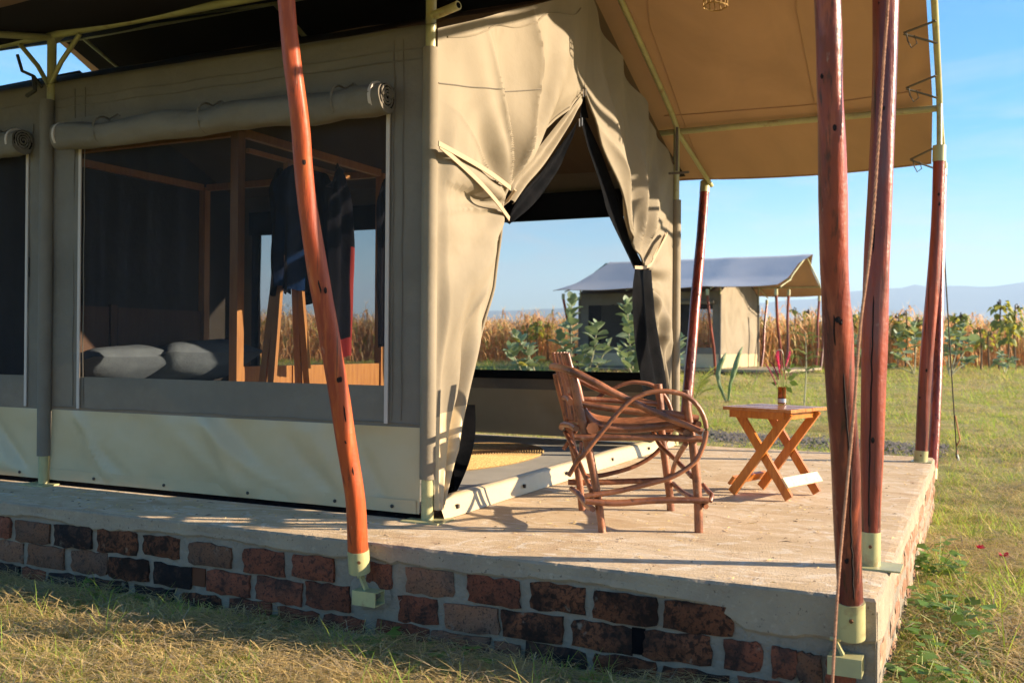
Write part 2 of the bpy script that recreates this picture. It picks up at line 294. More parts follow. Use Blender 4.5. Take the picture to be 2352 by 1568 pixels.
def build_mountains():
    mb = MB(); R0 = 6000.0
    tab = [(-3000,150),(200,150),(900,190),(1400,245),(1700,268),(1860,300),(1960,352),(2030,372),(2060,368),(2100,396),(2130,384),(2190,392),(2270,384),(2352,418),(2450,440),(2700,470),(3200,420),(4200,380),(6000,300)]
    us = np.arange(-3000, 6001, 30); rows = 7
    for j in range(rows+1):
        for u in us:
            h = lerp_tab(tab, float(u))[0] + 9*mnoise.noise((u*.013, 1.2, 0)) + 5*mnoise.noise((u*.05, 4.2, 0))
            k = j/rows; r = R0 - 1500 + 1500*k
            z = -5 + h*(k**1.25)*(1+0.18*(1-k)*mnoise.noise((u*.02, j*.6, 9)))
            p = polar(u, r); mb.v.append((p.x, p.y, z))
    n = len(us)
    mb.f = [(j*n+i, j*n+i+1, (j+1)*n+i+1, (j+1)*n+i) for j in range(rows) for i in range(n-1)]; mb.mi = [0]*len(mb.f)
    for u in us:                                    # far flank
        p = polar(u, R0+900); mb.v.append((p.x, p.y, -5))
    b = rows*n; e = (rows+1)*n
    mb.f += [(b+i, b+i+1, e+i+1, e+i) for i in range(n-1)]; mb.mi += [0]*(n-1)
    m = mat('mountain_scrub', (.055,.07,.06), [dict(c=(.10,.10,.075), s=.002, d=8, lo=.4, hi=.6)], rough=1, spec=.05, wpos=True)
    tag(part('mountains', mb, m, sm=True), kind='structure')
build_mountains()

def build_haze():
    mb = MB(); mb.box((0,0,247), (7900,7900,253))
    m = bpy.data.materials.new('haze_air'); m.use_nodes = True
    N = m.node_tree.nodes; L = m.node_tree.links
    for n in list(N): N.remove(n)
    pv = N.new('ShaderNodeVolumePrincipled'); out = N.new('ShaderNodeOutputMaterial')
    pv.inputs['Color'].default_value = (.56,.76,1.0,1); pv.inputs['Density'].default_value = HAZE; pv.inputs['Anisotropy'].default_value = 0.0
    L.new(pv.outputs[0], out.inputs['Volume'])
    tag(part('haze', mb, m), kind='stuff')
HAZE = 2.2e-4
build_haze()

# ------------------------------------------------------------------ the brick plinth with its concrete slab
YF, XR, YB, XL = -0.665, 2.475, 4.97, -9.0
plinth = thing('tent_plinth', (0,0,-0.45), 'low brick plinth with pale concrete top carrying the near tent and veranda', 'plinth')
def build_slab():
    mb = MB(); st = []
    def seg(a, b, nrm, n):
        for i in range(n):
            k = i/n; st.append((Vector((a[0]+(b[0]-a[0])*k, a[1]+(b[1]-a[1])*k, 0)), Vector(nrm)))
    seg((XL,YF),(XR-.08,YF),(0,-1,0),330); st.append((Vector((XR-.08,YF,0)), Vector((0,-1,0)))); st.append((Vector((XR-.012,YF+.006,0)), Vector((.5,-.86,0)))); 
    seg((XR,YF+.08),(XR,YB-.03),(1,0,0),80); seg((XR-.03,YB),(XL,YB),(0,1,0),30); seg((XL,YB-.01),(XL,YF+.01),(-1,0,0),8)
    rings = []
    for i, (p, n) in enumerate(st):
        w = .010*mnoise.noise((p.x*2.2, p.y*2.2, 0)) + .006*mnoise.noise((p.x*9, p.y*9, 2))
        zb = -.095 + .010*mnoise.noise((p.x*30, p.y*30, 18)) + .028*mnoise.noise((p.x*1.9, p.y*1.9, 5)) + .012*mnoise.noise((p.x*9, p.y*9, 8))
        if p.x > 1.75 and p.y < 0: zb -= .10*sst(1.75, 2.0, p.x)*(1+.3*mnoise.noise((p.x*7, 0, 0)))
        e = .006*mnoise.noise((p.x*14, p.y*14, 4))+.005*mnoise.noise((p.x*38, p.y*38, 14))
        pin = Vector((min(max(p.x,XL+.5),XR-.5), min(max(p.y,YF+.5),YB-.5), 0)); rings.append([pin, p-n*(.05+.02*mnoise.noise((p.x*4,p.y*4,1))), p-n*(.012-e)+Vector((0,0,-.003+e*.4)), p+n*(w*.3)+Vector((0,0,-.014+e*.5)), p+n*w+Vector((0,0,-.05)), p+n*(w+.004)+Vector((0,0,zb+.012)), p+n*(w-.004)+Vector((0,0,zb)), p-n*.10+Vector((0,0,zb))])
    k = len(rings[0]); n = len(rings)
    for r in rings: mb.v += [tuple(q) for q in r]
    for i in range(n):
        j = (i+1)%n
        for a in range(k-1): mb.f.append((i*k+a, i*k+a+1, j*k+a+1, j*k+a)); mb.mi.append(0 if a < 2 else 1)
    mb.grid(lambda s,t: (XL+.5+(XR-XL-1.0)*s, YF+.5+(YB-YF-1.0)*t, 0), 4, 2)
    return part('concrete_slab', mb, [concrete_m, cement_m], plinth)
build_slab()
def build_core():
    mb = MB()
    mb.grid(lambda s,t: (XL+(XR-.006-XL)*s, YF+.012+.008*mnoise.noise((s*60, t*5, 0)), -.055-.75*t), 180, 14)
    mb.grid(lambda s,t: (XR-.012-.008*mnoise.noise((s*40, t*5, 3)), YF+.006+(YB-YF-.016)*s, -.055-.75*t), 90, 10)
    mb.grid(lambda s,t: (XR-.02+(XL-XR)*s, YB-.012, -.055-.75*t), 10, 2)
    part('mortar_core', mb, mortar_m, plinth, sm=True)
build_core()
def brick_mesh(w, h, d, seed, mi, big=True):
    """irregular hand-made brick, its face at local -Y"""
    rnd = random.Random(seed); mb = MB(); nu, nv = 6, 4
    def f(s, t):
        x = (s-.5)*w; z = (t-.5)*h; ex = min(s,1-s)*w; ez = min(t,1-t)*h
        y = 0
        if ex < 1e-6 or ez < 1e-6: y += .009
        if ex < 1e-6: x += rnd.uniform(-.008,.008); z *= .95
        if ez < 1e-6: z += rnd.uniform(-.007,.007)
        return (x, y+rnd.uniform(-.006,.005), z)
    mb.grid(f, nu, nv)
    b = 0; ring = [i for i in range(nu+1)] + [(nu+1)*j+nu for j in range(1,nv+1)] + [nv*(nu+1)+i for i in range(nu-1,-1,-1)] + [(nu+1)*j for j in range(nv-1,0,-1)]
    k = len(mb.v); mb.v += [(mb.v[i][0]*.97, d, mb.v[i][2]*.97) for i in ring]; m = len(ring)
    for i in range(m): mb.f.append((ring[(i+1)%m], ring[i], k+i, k+(i+1)%m)); mb.mi.append(0)
    return mesh_of('brick', mb, side_brick if mi < 0 else brick_ms[mi], True)
rows_u = [
 [(-70,-15),(-5,21),(37,110),(127,207),(225,310),(331,408),(435,527),(561,650),(677,762),(847,896),(935,1039),(1078,1191),(1221,1341),(1369,1506),(1530,1681)],
 [(-60,-22),(-15,50),(67,144),(165,242),(251,338),(355,437),(478,570),(590,690),(706,799),(918,1000),(1026,1143),(1158,1289),(1317,1450),(1482,1630),(1670,1745),(1776,1826),(1838,1886),(1905,1962)],
 [(-80,-20),(-10,40),(51,100),(114,195),(207,290),(310,395),(420,505),(530,620),(640,728),(745,833),(867,980),(997,1122),(1140,1190),(1211,1343),(1369,1506),(1528,1671),(1700,1800),(1825,1935),(1955,2005)]]
kinds = [[0,0,3,2,1,1,3,0,0,0,3,0,1,1,1], [3,3,3,3,1,2,0,0,0,0,3,1,1,1,0,0,3,0], [2,2,0,2,2,2,1,0,0,0,0,3,3,2,1,1,0,0,3]]
zr = [(-.105,-.225),(-.250,-.368),(-.395,-.505)]
for r, (row, kd) in enumerate(zip(rows_u, kinds)):
    for i, (ua, ub) in enumerate(row):
        z0, z1 = zr[r]; zc = (z0+z1)/2
        xa = at(ua, 1300, 1, YF).x; xb = at(ub, 1300, 1, YF).x
        jj = random.uniform(-.007,.007)
        piece('brick', brick_mesh(xb-xa+.016, (z0-z1)*random.uniform(1.03,1.12), .09, r*100+i, kd[i]), plinth, ((xa+xb)/2, YF-.009+random.uniform(-.006,.006), zc+jj), (0, random.uniform(-.02,.02), 0))
x = at(-70,1300,1,YF).x - .1                       # the rows run on to the left, out of the picture's edge
protos = [brick_mesh(.23, .115, .09, 900+i, -1) for i in range(5)]
for r in range(3):
    y = YF+.16
    while y < YB-.1:                                # the sunlit right-hand face
        piece('brick', random.choice(protos[:4]), plinth, (XR-.006+random.uniform(-.006,.004), y+(r%2)*.13, sum(zr[r])/2+random.uniform(-.008,.008)), (random.uniform(-.03,.03), 0, math.pi/2), (random.uniform(.86,1.06),1,random.uniform(.9,1.05)))
        y += .265
hole = MB(); hx0, hx1 = at(1452,1300,1,YF).x, at(1482,1300,1,YF).x
hole.box(((hx0+hx1)/2, YF+.006, -.305), ((hx1-hx0)/2, .004, .058)); part('vent_hole', hole, black_m, plinth)
hole = MB(); hx0, hx1 = at(440,1300,1,YF).x, at(470,1300,1,YF).x
hole.box(((hx0+hx1)/2, YF+.006, -.30), ((hx1-hx0)/2, .004, .05)); part('vent_hole', hole, mat('burnt_hole', (.10,.035,.015), rough=.95), plinth)
patch = MB(); pc = at(845,1375,1,YF)                # rough cement patch round the bracket
def patchf(s, t):
    th = 2*math.pi*s; rr = t*(.118+.03*mnoise.noise((math.cos(th)*1.5, math.sin(th)*1.5, 4)))
    return (pc.x+rr*math.cos(th)*1.0, YF-.016+.020*t*t+.006*mnoise.noise((math.cos(th)*t*5, math.sin(th)*t*5, 1)), -.255+rr*math.sin(th)*.85)
patch.grid(patchf, 28, 7); part('cement_patch', patch, mortar_m, plinth, sm=True)

# ------------------------------------------------------------------ safari tent (the near one in full, the far one plainer)
W = 4.8; RX0, RX1 = -5.65, 2.5
def fly_z(d):
    d = abs(d)
    k = sst(2.15, 2.65, d)
    return (1-k)*(4.24-.4167*d) + k*(3.24-.25*(d-2.4))
def build_tent(root, main):
    P = lambda nm, mb, m, par=None, sm=False, label=None: part(nm, mb, m, par or root, sm, label, local=True)
    # roof sheet
    mb = MB()
    def fl(s, t):
        d = -3.7+7.4*t; a = abs(d)
        xl = (-6.05 if main else -5.45)-.68*(a/3.7)**1.6; xr = 2.44 + (.30*max(0, 1-a/1.0) if a < 1.0 else 0) - .06*max(0, (a-2.4)/1.3)
        x = xl+(xr-xl)*s; z = fly_z(d)
        sag = .05*math.sin(math.pi*min(1,max(0,(x+5.6)%2.7/2.7)))*(.3+.7*(a/3.7))
        z -= sag*(1-.8*(abs(a-2.4) < .12)); z += .012*mnoise.noise((x*1.3, d*1.1, 2))
        if a < .35: z -= .04*(1-a/.35)*0
        return (x, 2.4+d, z)
    mb.grid(fl, 72 if main else 36, 52 if main else 30); fly = P('roof_fly', mb, fly_m, None, True)
    if main:                                       # near-black sheet added under the roof over the room, to darken its underside
        mb = MB(); mb.grid(lambda s,t: (-5.9+5.75*s, 2.4-3.5+7.0*t, fly_z(-3.5+7.0*t)-.055-.03*math.sin(math.pi*((s*4)%1))), 24, 30); P('roof_dark_sheet', mb, dark_sheet_m, None, True)
    # eave hem
    for sg in (-1, 1):
        mb = MB(); mb.tube([fl(i/30, 0 if sg < 0 else 1) for i in range(31)], .012, 6); P('eave_hem', mb, fly_m, fly, True)
    if main:                                       # welded panel seams of the roof sheet
        for sx in (.36, .74, .885):
            mb = MB(); mb.tube([Vector(fl(sx+.0*i, .5+.5*i/40))-Vector((0,0,.006)) for i in range(41)], .0045, 5); P('roof_seam', mb, fly_m, fly)
        mb = MB(); mb.tube([Vector(fl(.72+.27*i/40, .80))-Vector((0,0,.006)) for i in range(41)], .0045, 5); P('roof_seam', mb, fly_m, fly)
    # frame
    for y in (0.0, W):
        mb = MB(); mb.tube([(RX0,y,3.17),(-3,y,3.17),(0,y,3.17),(RX1,y,3.17)], .030, 10); P('purlin', mb, paint_m, None, True)
    mb = MB(); mb.tube([(RX0,2.4,4.17),(RX1,2.4,4.17)], .028, 10); P('ridge_tube', mb, paint_m, None, True)
    for x in (.08, 2.5, -3.1, -5.6):
        for y, sg in ((0,-1),(W,1)):
            mb = MB(); mb.tube(smooth([(x,2.4,4.17),(x,2.4+sg*1.2,3.69),(x,2.4+sg*2.15,3.30),(x,y,3.12)], 5), .027, 10); P('rafter', mb, paint_m, None, True)
            mb = MB(); mb.tube([(x,y,3.15),(x,y+sg*.65,3.0),(x,y+sg*1.36,2.83)], .024, 8); P('eave_arm', mb, paint_m, None, True)
    for x, y, zb in ((0,0,2.60),(.06,W,2.45),(-3.1,0,2.65),(-5.6,0,2.6),(-5.6,W,2.6)):
        mb = MB(); mb.tube([(x,y,zb),(x,y,3.16)], .031, 10); P('upright', mb, paint_m, None, True)
    # walls: near side
    wz = 2.83
    def wall(y, x0, x1, z0, z1, holes, amp, nx, nz, flip=False):
        xs = sorted(set([x0+(x1-x0)*i/nx for i in range(nx+1)] + [h[k] for h in holes for k in (0,1)]))
        zs = sorted(set([z0+(z1-z0)*i/nz for i in range(nz+1)] + [h[k] for h in holes for k in (2,3)]))
        m = MB()
        for z in zs:
            for x in xs:
                b = min(abs(x-x0), abs(x1-x)); w = amp*mnoise.noise((x*1.1+z*.5, z*1.5, y))*sst(0,.3,b)+amp*.5*mnoise.noise((x*3+z*2.5, z*1.2, y+3))*sst(0,.3,b)
                m.v.append((x, y+w, z))
        n = len(xs)
        for j in range(len(zs)-1):
            for i in range(n-1):
                cx, cz = (xs[i]+xs[i+1])/2, (zs[j]+zs[j+1])/2
                if any(h[0] < cx < h[1] and h[2] < cz < h[3] for h in holes): continue
                m.f.append((j*n+i, j*n+i+1, (j+1)*n+i+1, (j+1)*n+i)); m.mi.append(0)
        return m
    H1 = (-2.79,-.285,.76,2.36); H2 = (-5.25,-3.34,.76,2.36)
    nx = 60 if main else 20
    P('side_wall', wall(0, -5.62, -.02, .518, wz, [H1,H2], .012, nx, 40 if main else 14), canvas, None, True)
    P('side_wall', wall(W, -5.62, .04, .518, wz, [(H1[0],H1[1],.72,2.35),(H2[0],H2[1],.72,2.35)], .012, nx, 24 if main else 14), canvas, None, True)
    for h in (H1, H2):
        for y in (0.006, W-.01):
            m = MB(); m.grid(lambda s,t,h=h,y=y: (h[0]-.03+(h[1]-h[0]+.06)*s, y+.004*mnoise.noise((s*5,t*3,y)), .70+(2.39-.70)*t), 12, 8); P('window_net', m, (net_dark_m if y < 1 else net_m), None, True)
    # end wall, inner roof, floor
    m = MB(); m.grid(lambda s,t: (-5.64, W*s, .0+(2.83)*t), 6, 4); P('end_wall', m, inside_m)
    m = MB()
    for sg in (-1, 1):
        f = (lambda s,t,sg=sg: (-5.66+(.05+5.66)*s, 2.4+sg*2.46*t, 3.80-.405*2.46*t+.02*mnoise.noise((s*9,t*4,sg)))); m.grid(f, 24, 10)
    mm = P('inner_roof', m, INROOF, None, True)
    m = MB(); m.add([(-5.62,.03,.012),(.0,.03,.012),(.0,W-.03,.012),(-5.62,W-.03,.012)], [(0,1,2,3)]); P('groundsheet', m, floor_m)
    m = MB(); m.add([(-5.645,-.05,2.80),(-5.645,W+.05,2.80),(-5.645,2.4,3.83)], [(0,1,2)]); P('gable_panel', m, inside_m)
    # cream skirts
    def skirt(y, x0, x1, amp, n, sg):
        rnd = random.Random(int(abs(x0)*10)+int(y)); folds = []
        for i in range(int((x1-x0)*3.2)):
            xa = rnd.uniform(x0+.1,x1-.5); folds.append((xa, xa+rnd.uniform(.15,.75), rnd.uniform(.8,2.0), rnd.uniform(.035,.09), rnd.choice((-1,-1,1))*rnd.uniform(.012,.034)*(.6 if amp < .03 else 1)))
        def f(s, t):
            x = x0+(x1-x0)*s; z = .035+(.525-.035)*t; e = sst(0,.12,t)*sst(0,.1,1-t)*sst(0,.25,min(x-x0,x1-x))
            w = amp*.45*mnoise.noise((x*1.3+z*1.6, z*1.0-x*.3, 4))
            for xa, xb, pw, wd, am in folds:
                dd = (x-(xa+(xb-xa)*(1-t)**pw))/wd; w += am*math.exp(-abs(dd)**1.5)*(.35+.65*math.sin(math.pi*min(1,max(0,t*.9+.08))))
            w *= e
            return (x, y-sg*(.008+.012*(1-t))+w, z)
        mm = MB(); mm.grid(f, n, 14 if main else 5); return mm
    P('skirt', skirt(0, -3.06, -.04, .075, 90 if main else 20, 1), skirt_m, None, True)
    P('skirt', skirt(0, -5.62, -3.15, .085, 70 if main else 20, 1), skirt_m, None, True)
    P('skirt', skirt(W, -5.62, .04, -.03, 60 if main else 14, 1), skirt_m, None, True)
    # posts sleeved in canvas
    for x, y, z1 in ((0,0,2.69),(-3.1,-.035,2.70),(.06,W+.01,2.48),(-5.64,0,2.7),(-5.64,W,2.7)):
        m = MB(); m.tube([(x,y,.235 if (x,y) == (0,0) else .20),(x,y,1.0),(x,y,1.8),(x,y,z1)], .047, 12); P('post_sleeve', m, canvas_lit if x > -1 and main else canvas, None, True)  # sleeves on the sunlit front take the paler copy of the canvas
        m = MB(); m.tube([(x,y,0.006),(x,y,.25)], .036, 12); P('post_foot', m, paint_m, None, True)
        m = MB(); m.box((x+.01,y-.01,.004), (.12,.10,.004)); P('base_plate', m, paint_m)
    if main: detail_tent(root, P)
    else:
        m = MB()
        def fp(s, t):
            y = W*s; top = 2.8+(.405*2.4)*(1-abs(s-.5)*2)
            return (.03+.05*mnoise.noise((s*7, t*2.0, 0))*sst(0,.1,min(s,1-s))+.03*mnoise.noise((s*16, t*2, 5))*sst(0,.1,min(s,1-s)), y, .5+(top-.5)*t)
        m.grid(fp, 30, 14); P('door_panel', m, canvas_lit, None, True)
        m = MB(); m.grid(lambda s,t: (.04+.02*mnoise.noise((s*9,t*3,7)), W*s, .02+.5*t), 20, 4); P('front_skirt', m, skirt_m, None, True)
        m = MB(); m.box((-5.0+.85,-.012,1.55), (.55,.006,.80)); P('closed_blind', m, inside_m)
        m = MB(); m.tube([(-2.9,-.09,2.42),(-.2,-.09,2.42)], .085, 10); P('rolled_blind', m, canvas, None, True)
    return root
INROOF = mat('inner_roof_sheet', (.012,.012,.014), rough=.85, back=(.12,.085,.05), spec=.15)
dark_sheet_m = mat('added_dark_sheet', (.018,.013,.011), rough=.9, spec=.1)  # tone of the added sheet that darkens the roof's underside
DOOR_X = .04
def detail_tent(root, P):
    # zip tapes, blind rolls, snaps, mid seams
    for x in (-2.795, -.275, -3.325):
        m = MB(); m.box((x,-.012,1.44), (.012,.004,.90)); P('zip_strip', m, zip_m)
    for x0, x1 in ((-2.90,-.235),(-5.35,-3.27)):
        path = [(x0+(x1-x0)*i/26, -.095+.010*mnoise.noise((i*.4,1,0)), 2.415+.020*mnoise.noise((i*.3,5,0))-.022*math.sin(math.pi*((i/26*3)%1))) for i in range(27)]
        m = MB(); m.tube(path, [(.090+.010*mnoise.noise((i*.35,0,3)))*(1-.10*math.exp(-((i/26-.16)*26)**2)-.10*math.exp(-((i/26-.5)*26)**2)-.10*math.exp(-((i/26-.88)*26)**2)) for i in range(27)], 24, wob=.16, seed=x0); roll = P('rolled_blind', m, canvas, None, True)
        for x in (x0+.03, x1-.07):
            m = MB(); m.tube([(x,-.095,2.415),(x+.02,-.095,2.415)], .0935, 18); P('ring_band', m, zip_m, roll, True)
        m = MB(); m.tube([(x1+.004+.006*k/40, -.095+(.074-.066*k/40)*math.cos(k*.55), 2.415+(.074-.066*k/40)*math.sin(k*.55)) for k in range(41)], .0065, 5); P('roll_coil', m, canvas, roll)
        m = MB(); m.tube([(x1,-.095,2.415),(x1+.004,-.095,2.415)], .076, 16); P('roll_end', m, black_m, roll)
        for k in (.16, .5, .88):
            x = x0+(x1-x0)*k; m = MB()
            m.tube([(x,-.095+.096*math.cos(a),2.415+.096*math.sin(a)) for a in [i*math.pi/8 for i in range(17)]], .007, 4, False)
            m.tube([(x,-.06,2.50),(x+.03,-.012,2.545),(x+.055,-.012,2.53)], .006, 5); P('blind_tie', m, canvas, roll)
        m = MB(); m.box(((x0+x1)/2, -.008, 2.52), ((x1-x0)/2, .003, .035)); P('blind_header', m, canvas)
    for x in (-2.62,-1.98,-1.28,-.62,-.22,-3.36,-4.0,-4.7):
        m = MB(); p = (x, -.024, .068); m.lathe([(0,0),(.010,.0),(.011,.006),(.006,.010),(0,.011)], (0,0,0), 8)
        m.v = [(p[0]+v[0], p[1]-v[2], p[2]+v[1]) for v in m.v]; P('toggle', m, dkstrap_m)
    m = MB(); m.grid(lambda s,t: (-3.06+3.0*s, -.022-.003*math.sin(s*40), .035+.075*t), 40, 1); P('hem_strip', m, skirt_m)
    m = MB(); m.add([(-5.6,-.012,.0),(-.04,-.012,.0),(-.04,.02,.034),(-5.6,.02,.034)], [(0,1,2,3)]); P('hem_gap', m, black_m)
    for z, x0, x1 in ((2.70,-3.05,-.05),(2.64,-3.05,-.05),(.545,-3.05,-.05),(2.70,-5.6,-3.15)):      # sewn seams
        m = MB(); m.tube([(x0+(x1-x0)*i/30, -.004+.012*mnoise.noise((i*.3,z,2))*0, z+.004*math.sin(i)) for i in range(31)], .0035, 5); P('seam', m, canvas)
    for x in (-.245, -2.86, -2.76, -.18):
        m = MB(); m.tube([(x+.003*math.sin(i), -.004, .56+2.2*i/24) for i in range(25)], .0035, 5); P('seam', m, canvas)
    # brackets near the top of the second upright
    for sx in (-1, 1):
        m = MB(); m.tube([(-3.1,-.02,2.80),(-3.1+sx*.12,-.02,2.96),(-3.1+sx*.30,-.02,3.13)], .017, 7); P('brace', m, paint_m, None, True)
    m = MB(); m.tube([(-3.1,-.08,2.78),(-3.16,-.10,2.86),(-3.25,-.12,2.9),(-3.3,-.12,3.02)], .012, 5); m.tube([(-3.16,-.10,2.86),(-3.12,-.12,2.75),(-3.2,-.12,2.72)], .016, 5); P('tie_strap', m, dkstrap_m)
    m = MB(); m.tube([(0,0,2.87),(.10,-.03,2.875),(.21,-.06,2.885)], .026, 10); P('tube_stub', m, paint_m, None, True)
    m = MB(); m.tube([(.21,-.06,2.885),(.212,-.0606,2.8852)], .017, 10); P('tube_mouth', m, black_m)
    # front wall, left: the flap is hauled back to a tie
    T = [at(1168,437,0,DOOR_X), at(1165,502,0,DOOR_X)]
    Bt = [(0,2.38,3.80),(.16,2.34,3.42),(.30,2.29,2.99)]
    for t, (u, v) in ((.37,(1290,272)),(.44,(1232,352)),(.52,(1176,428)),(.58,(1168,470)),(.63,(1162,515)),(.72,(1142,660)),(.80,(1118,770)),(.87,(1088,880)),(.93,(1058,1005)),(1.0,(1012,1168))):
        q = at(u, v, 0, DOOR_X); Bt.append((t, q.y, q.z))
    At = [(0,2.80),(.16,2.63),(.30,2.45),(.52,2.12),(.63,1.75),(.80,1.0),(.93,.40),(1.0,.06)]
    tie = Vector((T[0].y-.02, (T[0].z+T[1].z)/2, 0))
    def smtab(tab, t): return lerp_tab(tab, t)
    def left(s, t):
        za, = smtab(At, t); yb, zb = smtab(Bt, t); ya = .008
        y = ya+(yb-ya)*s; z = za+(zb-za)*s
        z -= .07*math.sin(math.pi*s)*sst(0,.2,t)*(1-sst(.55,.8,t))
        dv = Vector((y-tie.x, z-tie.y)); r = dv.length; th = math.atan2(dv.y, dv.x)
        amp = sst(0,.12,s)*(.25+.75*sst(0,.7,s))*sst(0.0,.45,r)*(1-.45*sst(.7,2.0,r))
        f = .040*math.sin(7*th+1.2*mnoise.noise((r*1.2,th*1.5,1)))+.014*math.sin(15*th+2.2*mnoise.noise((r,th*2,3)))*sst(.15,.6,r)+.030*(1-abs(math.sin(4.5*th+.8*math.sin(r*2.2))))**5
        f += .05*mnoise.noise((y*1.3, z*1.1, 6)) + .016*mnoise.noise((y*4, z*2.2, 8))
        if t > .66: f += .035*sst(.66,.85,t)*math.sin(s*16+z*3+2*mnoise.noise((s*2,z*2,3)))*sst(0,.15,s)
        edge = sst(.82,1.0,s)*.05*sst(.3,.5,t); amp *= 1-sst(.75,1,s)*(1-sst(.27,.36,t)); amp *= 1-.65*sst(.55,.95,s)*sst(.6,.7,t)
        return (DOOR_X+.035*sst(0,.1,s)*(1-sst(.8,1,s))+f*amp*1.7-edge, y, z)
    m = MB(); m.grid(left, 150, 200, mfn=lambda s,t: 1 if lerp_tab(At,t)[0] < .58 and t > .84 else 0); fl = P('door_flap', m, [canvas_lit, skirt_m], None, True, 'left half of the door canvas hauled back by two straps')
    m = MB(); m.tube([Vector(left(1.0, .30+.7*i/60))+Vector((.004,0,0)) for i in range(61)], .011, 7); P('flap_hem', m, canvas_lit, fl, True)
    m = MB(); m.tube([Vector(left(i/30*.56, .27+.0*i))+Vector((.005,0,0)) for i in range(31)], .0035, 5); P('seam', m, canvas, fl, True)
    m = MB(); m.tube([Vector(left(.04+.85*i/40, .055+.012*math.sin(i*.4)))+Vector((.003,0,0)) for i in range(41)], .006, 5); P('seam', m, canvas_lit, fl, True)
    for (a, b) in (((1003,330),(1169,433)),((1006,336),(1166,503))):
        pa = at(*a,0,.085); pb = at(*b,0,.075); pts = [pa.lerp(pb,i/12)+Vector((.045*math.sin(math.pi*i/12)+.012,0,-.012*math.sin(math.pi*i/12))) for i in range(13)]
        m = MB()
        for i in range(12): m.bar(pts[i], pts[i+1], .006, .030, up=(0,.5,1))
        P('tie_strap', m, strap_m)
    m = MB(); m.tube([(.085,T[0].y+.01,T[0].z),(.02,T[0].y+.035,T[0].z-.06),(-.03,T[0].y+.02,T[0].z-.1)], .012, 6); P('tie_strap', m, strap_m)
    # folds of the flap behind the tie, then the black inner net flap
    def band(name, up, lo, x, mt, n, fold, nf, label=None):
        U = [at(u,v,0,x) for u,v in up]; Lw = [at(u,v,0,x) for u,v in lo]; U = smooth(U,6); Lw = smooth(Lw,6)
        k = min(len(U),len(Lw))-1
        def f(s, t):
            i = min(int(t*k),k-1); e = t*k-i; a = U[i].lerp(U[i+1],e); b = Lw[i].lerp(Lw[i+1],e); q = a.lerp(b,s)
            q = q+Vector((fold*math.sin(s*math.pi*nf+1.5*mnoise.noise((t*3,s,nf)))*sst(0,.25,t), 0, 0)); return q
        m = MB(); m.grid(f, 18, 60); return P(name, m, mt, None, True, label)
    band('flap_fold', [(1344,208),(1300,262),(1235,345),(1182,408),(1172,436)], [(1336,238),(1300,300),(1255,375),(1212,425),(1176,470)], .015, canvas_lit, 3, .022, 3.2)
    band('net_flap', [(1334,270),(1296,320),(1250,385),(1200,440),(1166,498)], [(1326,282),(1304,335),(1272,400),(1222,470),(1164,516)], -.03, black_m, 3, .018, 2.5, 'black inner door flap gathered to the left')
    band('net_flap', [(1345,215),(1338,232),(1334,250),(1333,262),(1332,270)], [(1343,215),(1345,235),(1347,250),(1350,262),(1352,272)], -.02, black_m, 3, .0, 1)
    q0, q1 = at(1078,975,0,-.10), at(1052,1045,0,-.10)
    m = MB(); m.grid(lambda s,t: Vector((-.06-.10*math.sin(math.pi*s), .42+(q0.y-.42+.12*math.sin(math.pi*t)-.30*t)*s, .62-.58*t)), 8, 16); P('net_flap', m, black_m, None, True)
    # right half
    Br = [(0,2.38,3.80),(.16,2.34,3.42),(.29,2.29,2.99)]
    for t, (u, v) in ((.36,(1378,330)),(.44,(1415,430)),(.52,(1442,520)),(.585,(1474,598)),(.62,(1490,622)),(.72,(1500,740)),(.82,(1518,850)),(.9,(1530,930)),(1.0,(1537,1012))):
        q = at(u, v, 0, DOOR_X); Br.append((t, q.y, q.z))
    Ar = [(0,2.82),(.16,2.62),(.29,2.45),(.585,1.75),(.82,.70),(1.0,.05)]
    tieR = Vector((3.68,1.70,0))
    def right(s, t):
        za, = lerp_tab(Ar, t); yb, zb = lerp_tab(Br, t); ya = 4.765
        y = ya+(yb-ya)*s; z = za+(zb-za)*s
        dv = Vector((y-tieR.x, z-tieR.y)); r = dv.length; th = math.atan2(dv.y, dv.x)
        amp = sst(0,.15,s)*sst(0,.4,r)*(.4+.6*sst(.1,.6,s))
        f = .034*math.sin(9*th+1.2*mnoise.noise((r*1.2,th*1.5,11)))+.018*sst(.15,.5,r)*math.sin(21*th+2*mnoise.noise((r,th*2,13)))+.03*mnoise.noise((y*1.6,z*1.0,16))+.022*(1-abs(math.sin(5.5*th+.8*math.sin(r*2.5))))**5*sst(.1,.4,r)
        if t > .6: f += .03*sst(.6,.72,t)*math.sin(s*17+1.5*mnoise.noise((s*2,z*1.2,23)))*sst(0,.12,s)
        amp *= 1-sst(.75,1,s)*(1-sst(.27,.36,t))
        return (DOOR_X+f*amp*1.3, y, z)
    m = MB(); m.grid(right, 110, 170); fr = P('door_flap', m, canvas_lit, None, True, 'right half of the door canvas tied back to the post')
    m = MB(); m.tube([Vector(right(1.0,.29+.71*i/60)) for i in range(61)], .011, 7); P('flap_hem', m, canvas_lit, fr, True)
    band('net_flap', [(1340,262),(1372,330),(1412,432),(1440,522),(1476,606)], [(1334,278),(1354,348),(1380,432),(1402,505),(1456,618)], -.02, black_m, 3, .014, 2.0, 'black inner door flap tied to the right')
    band('net_flap', [(1496,620),(1502,700),(1516,800),(1532,890),(1538,1010)], [(1458,618),(1458,690),(1466,790),(1482,890),(1500,1010)], .10, black_m, 3, .03, 3.5, 'black inner door flap hanging below its tie')
    s0, s1, s2 = at(1458,614,0,.10), at(1496,606,0,.12), at(1533,536,0,.09)
    m = MB()
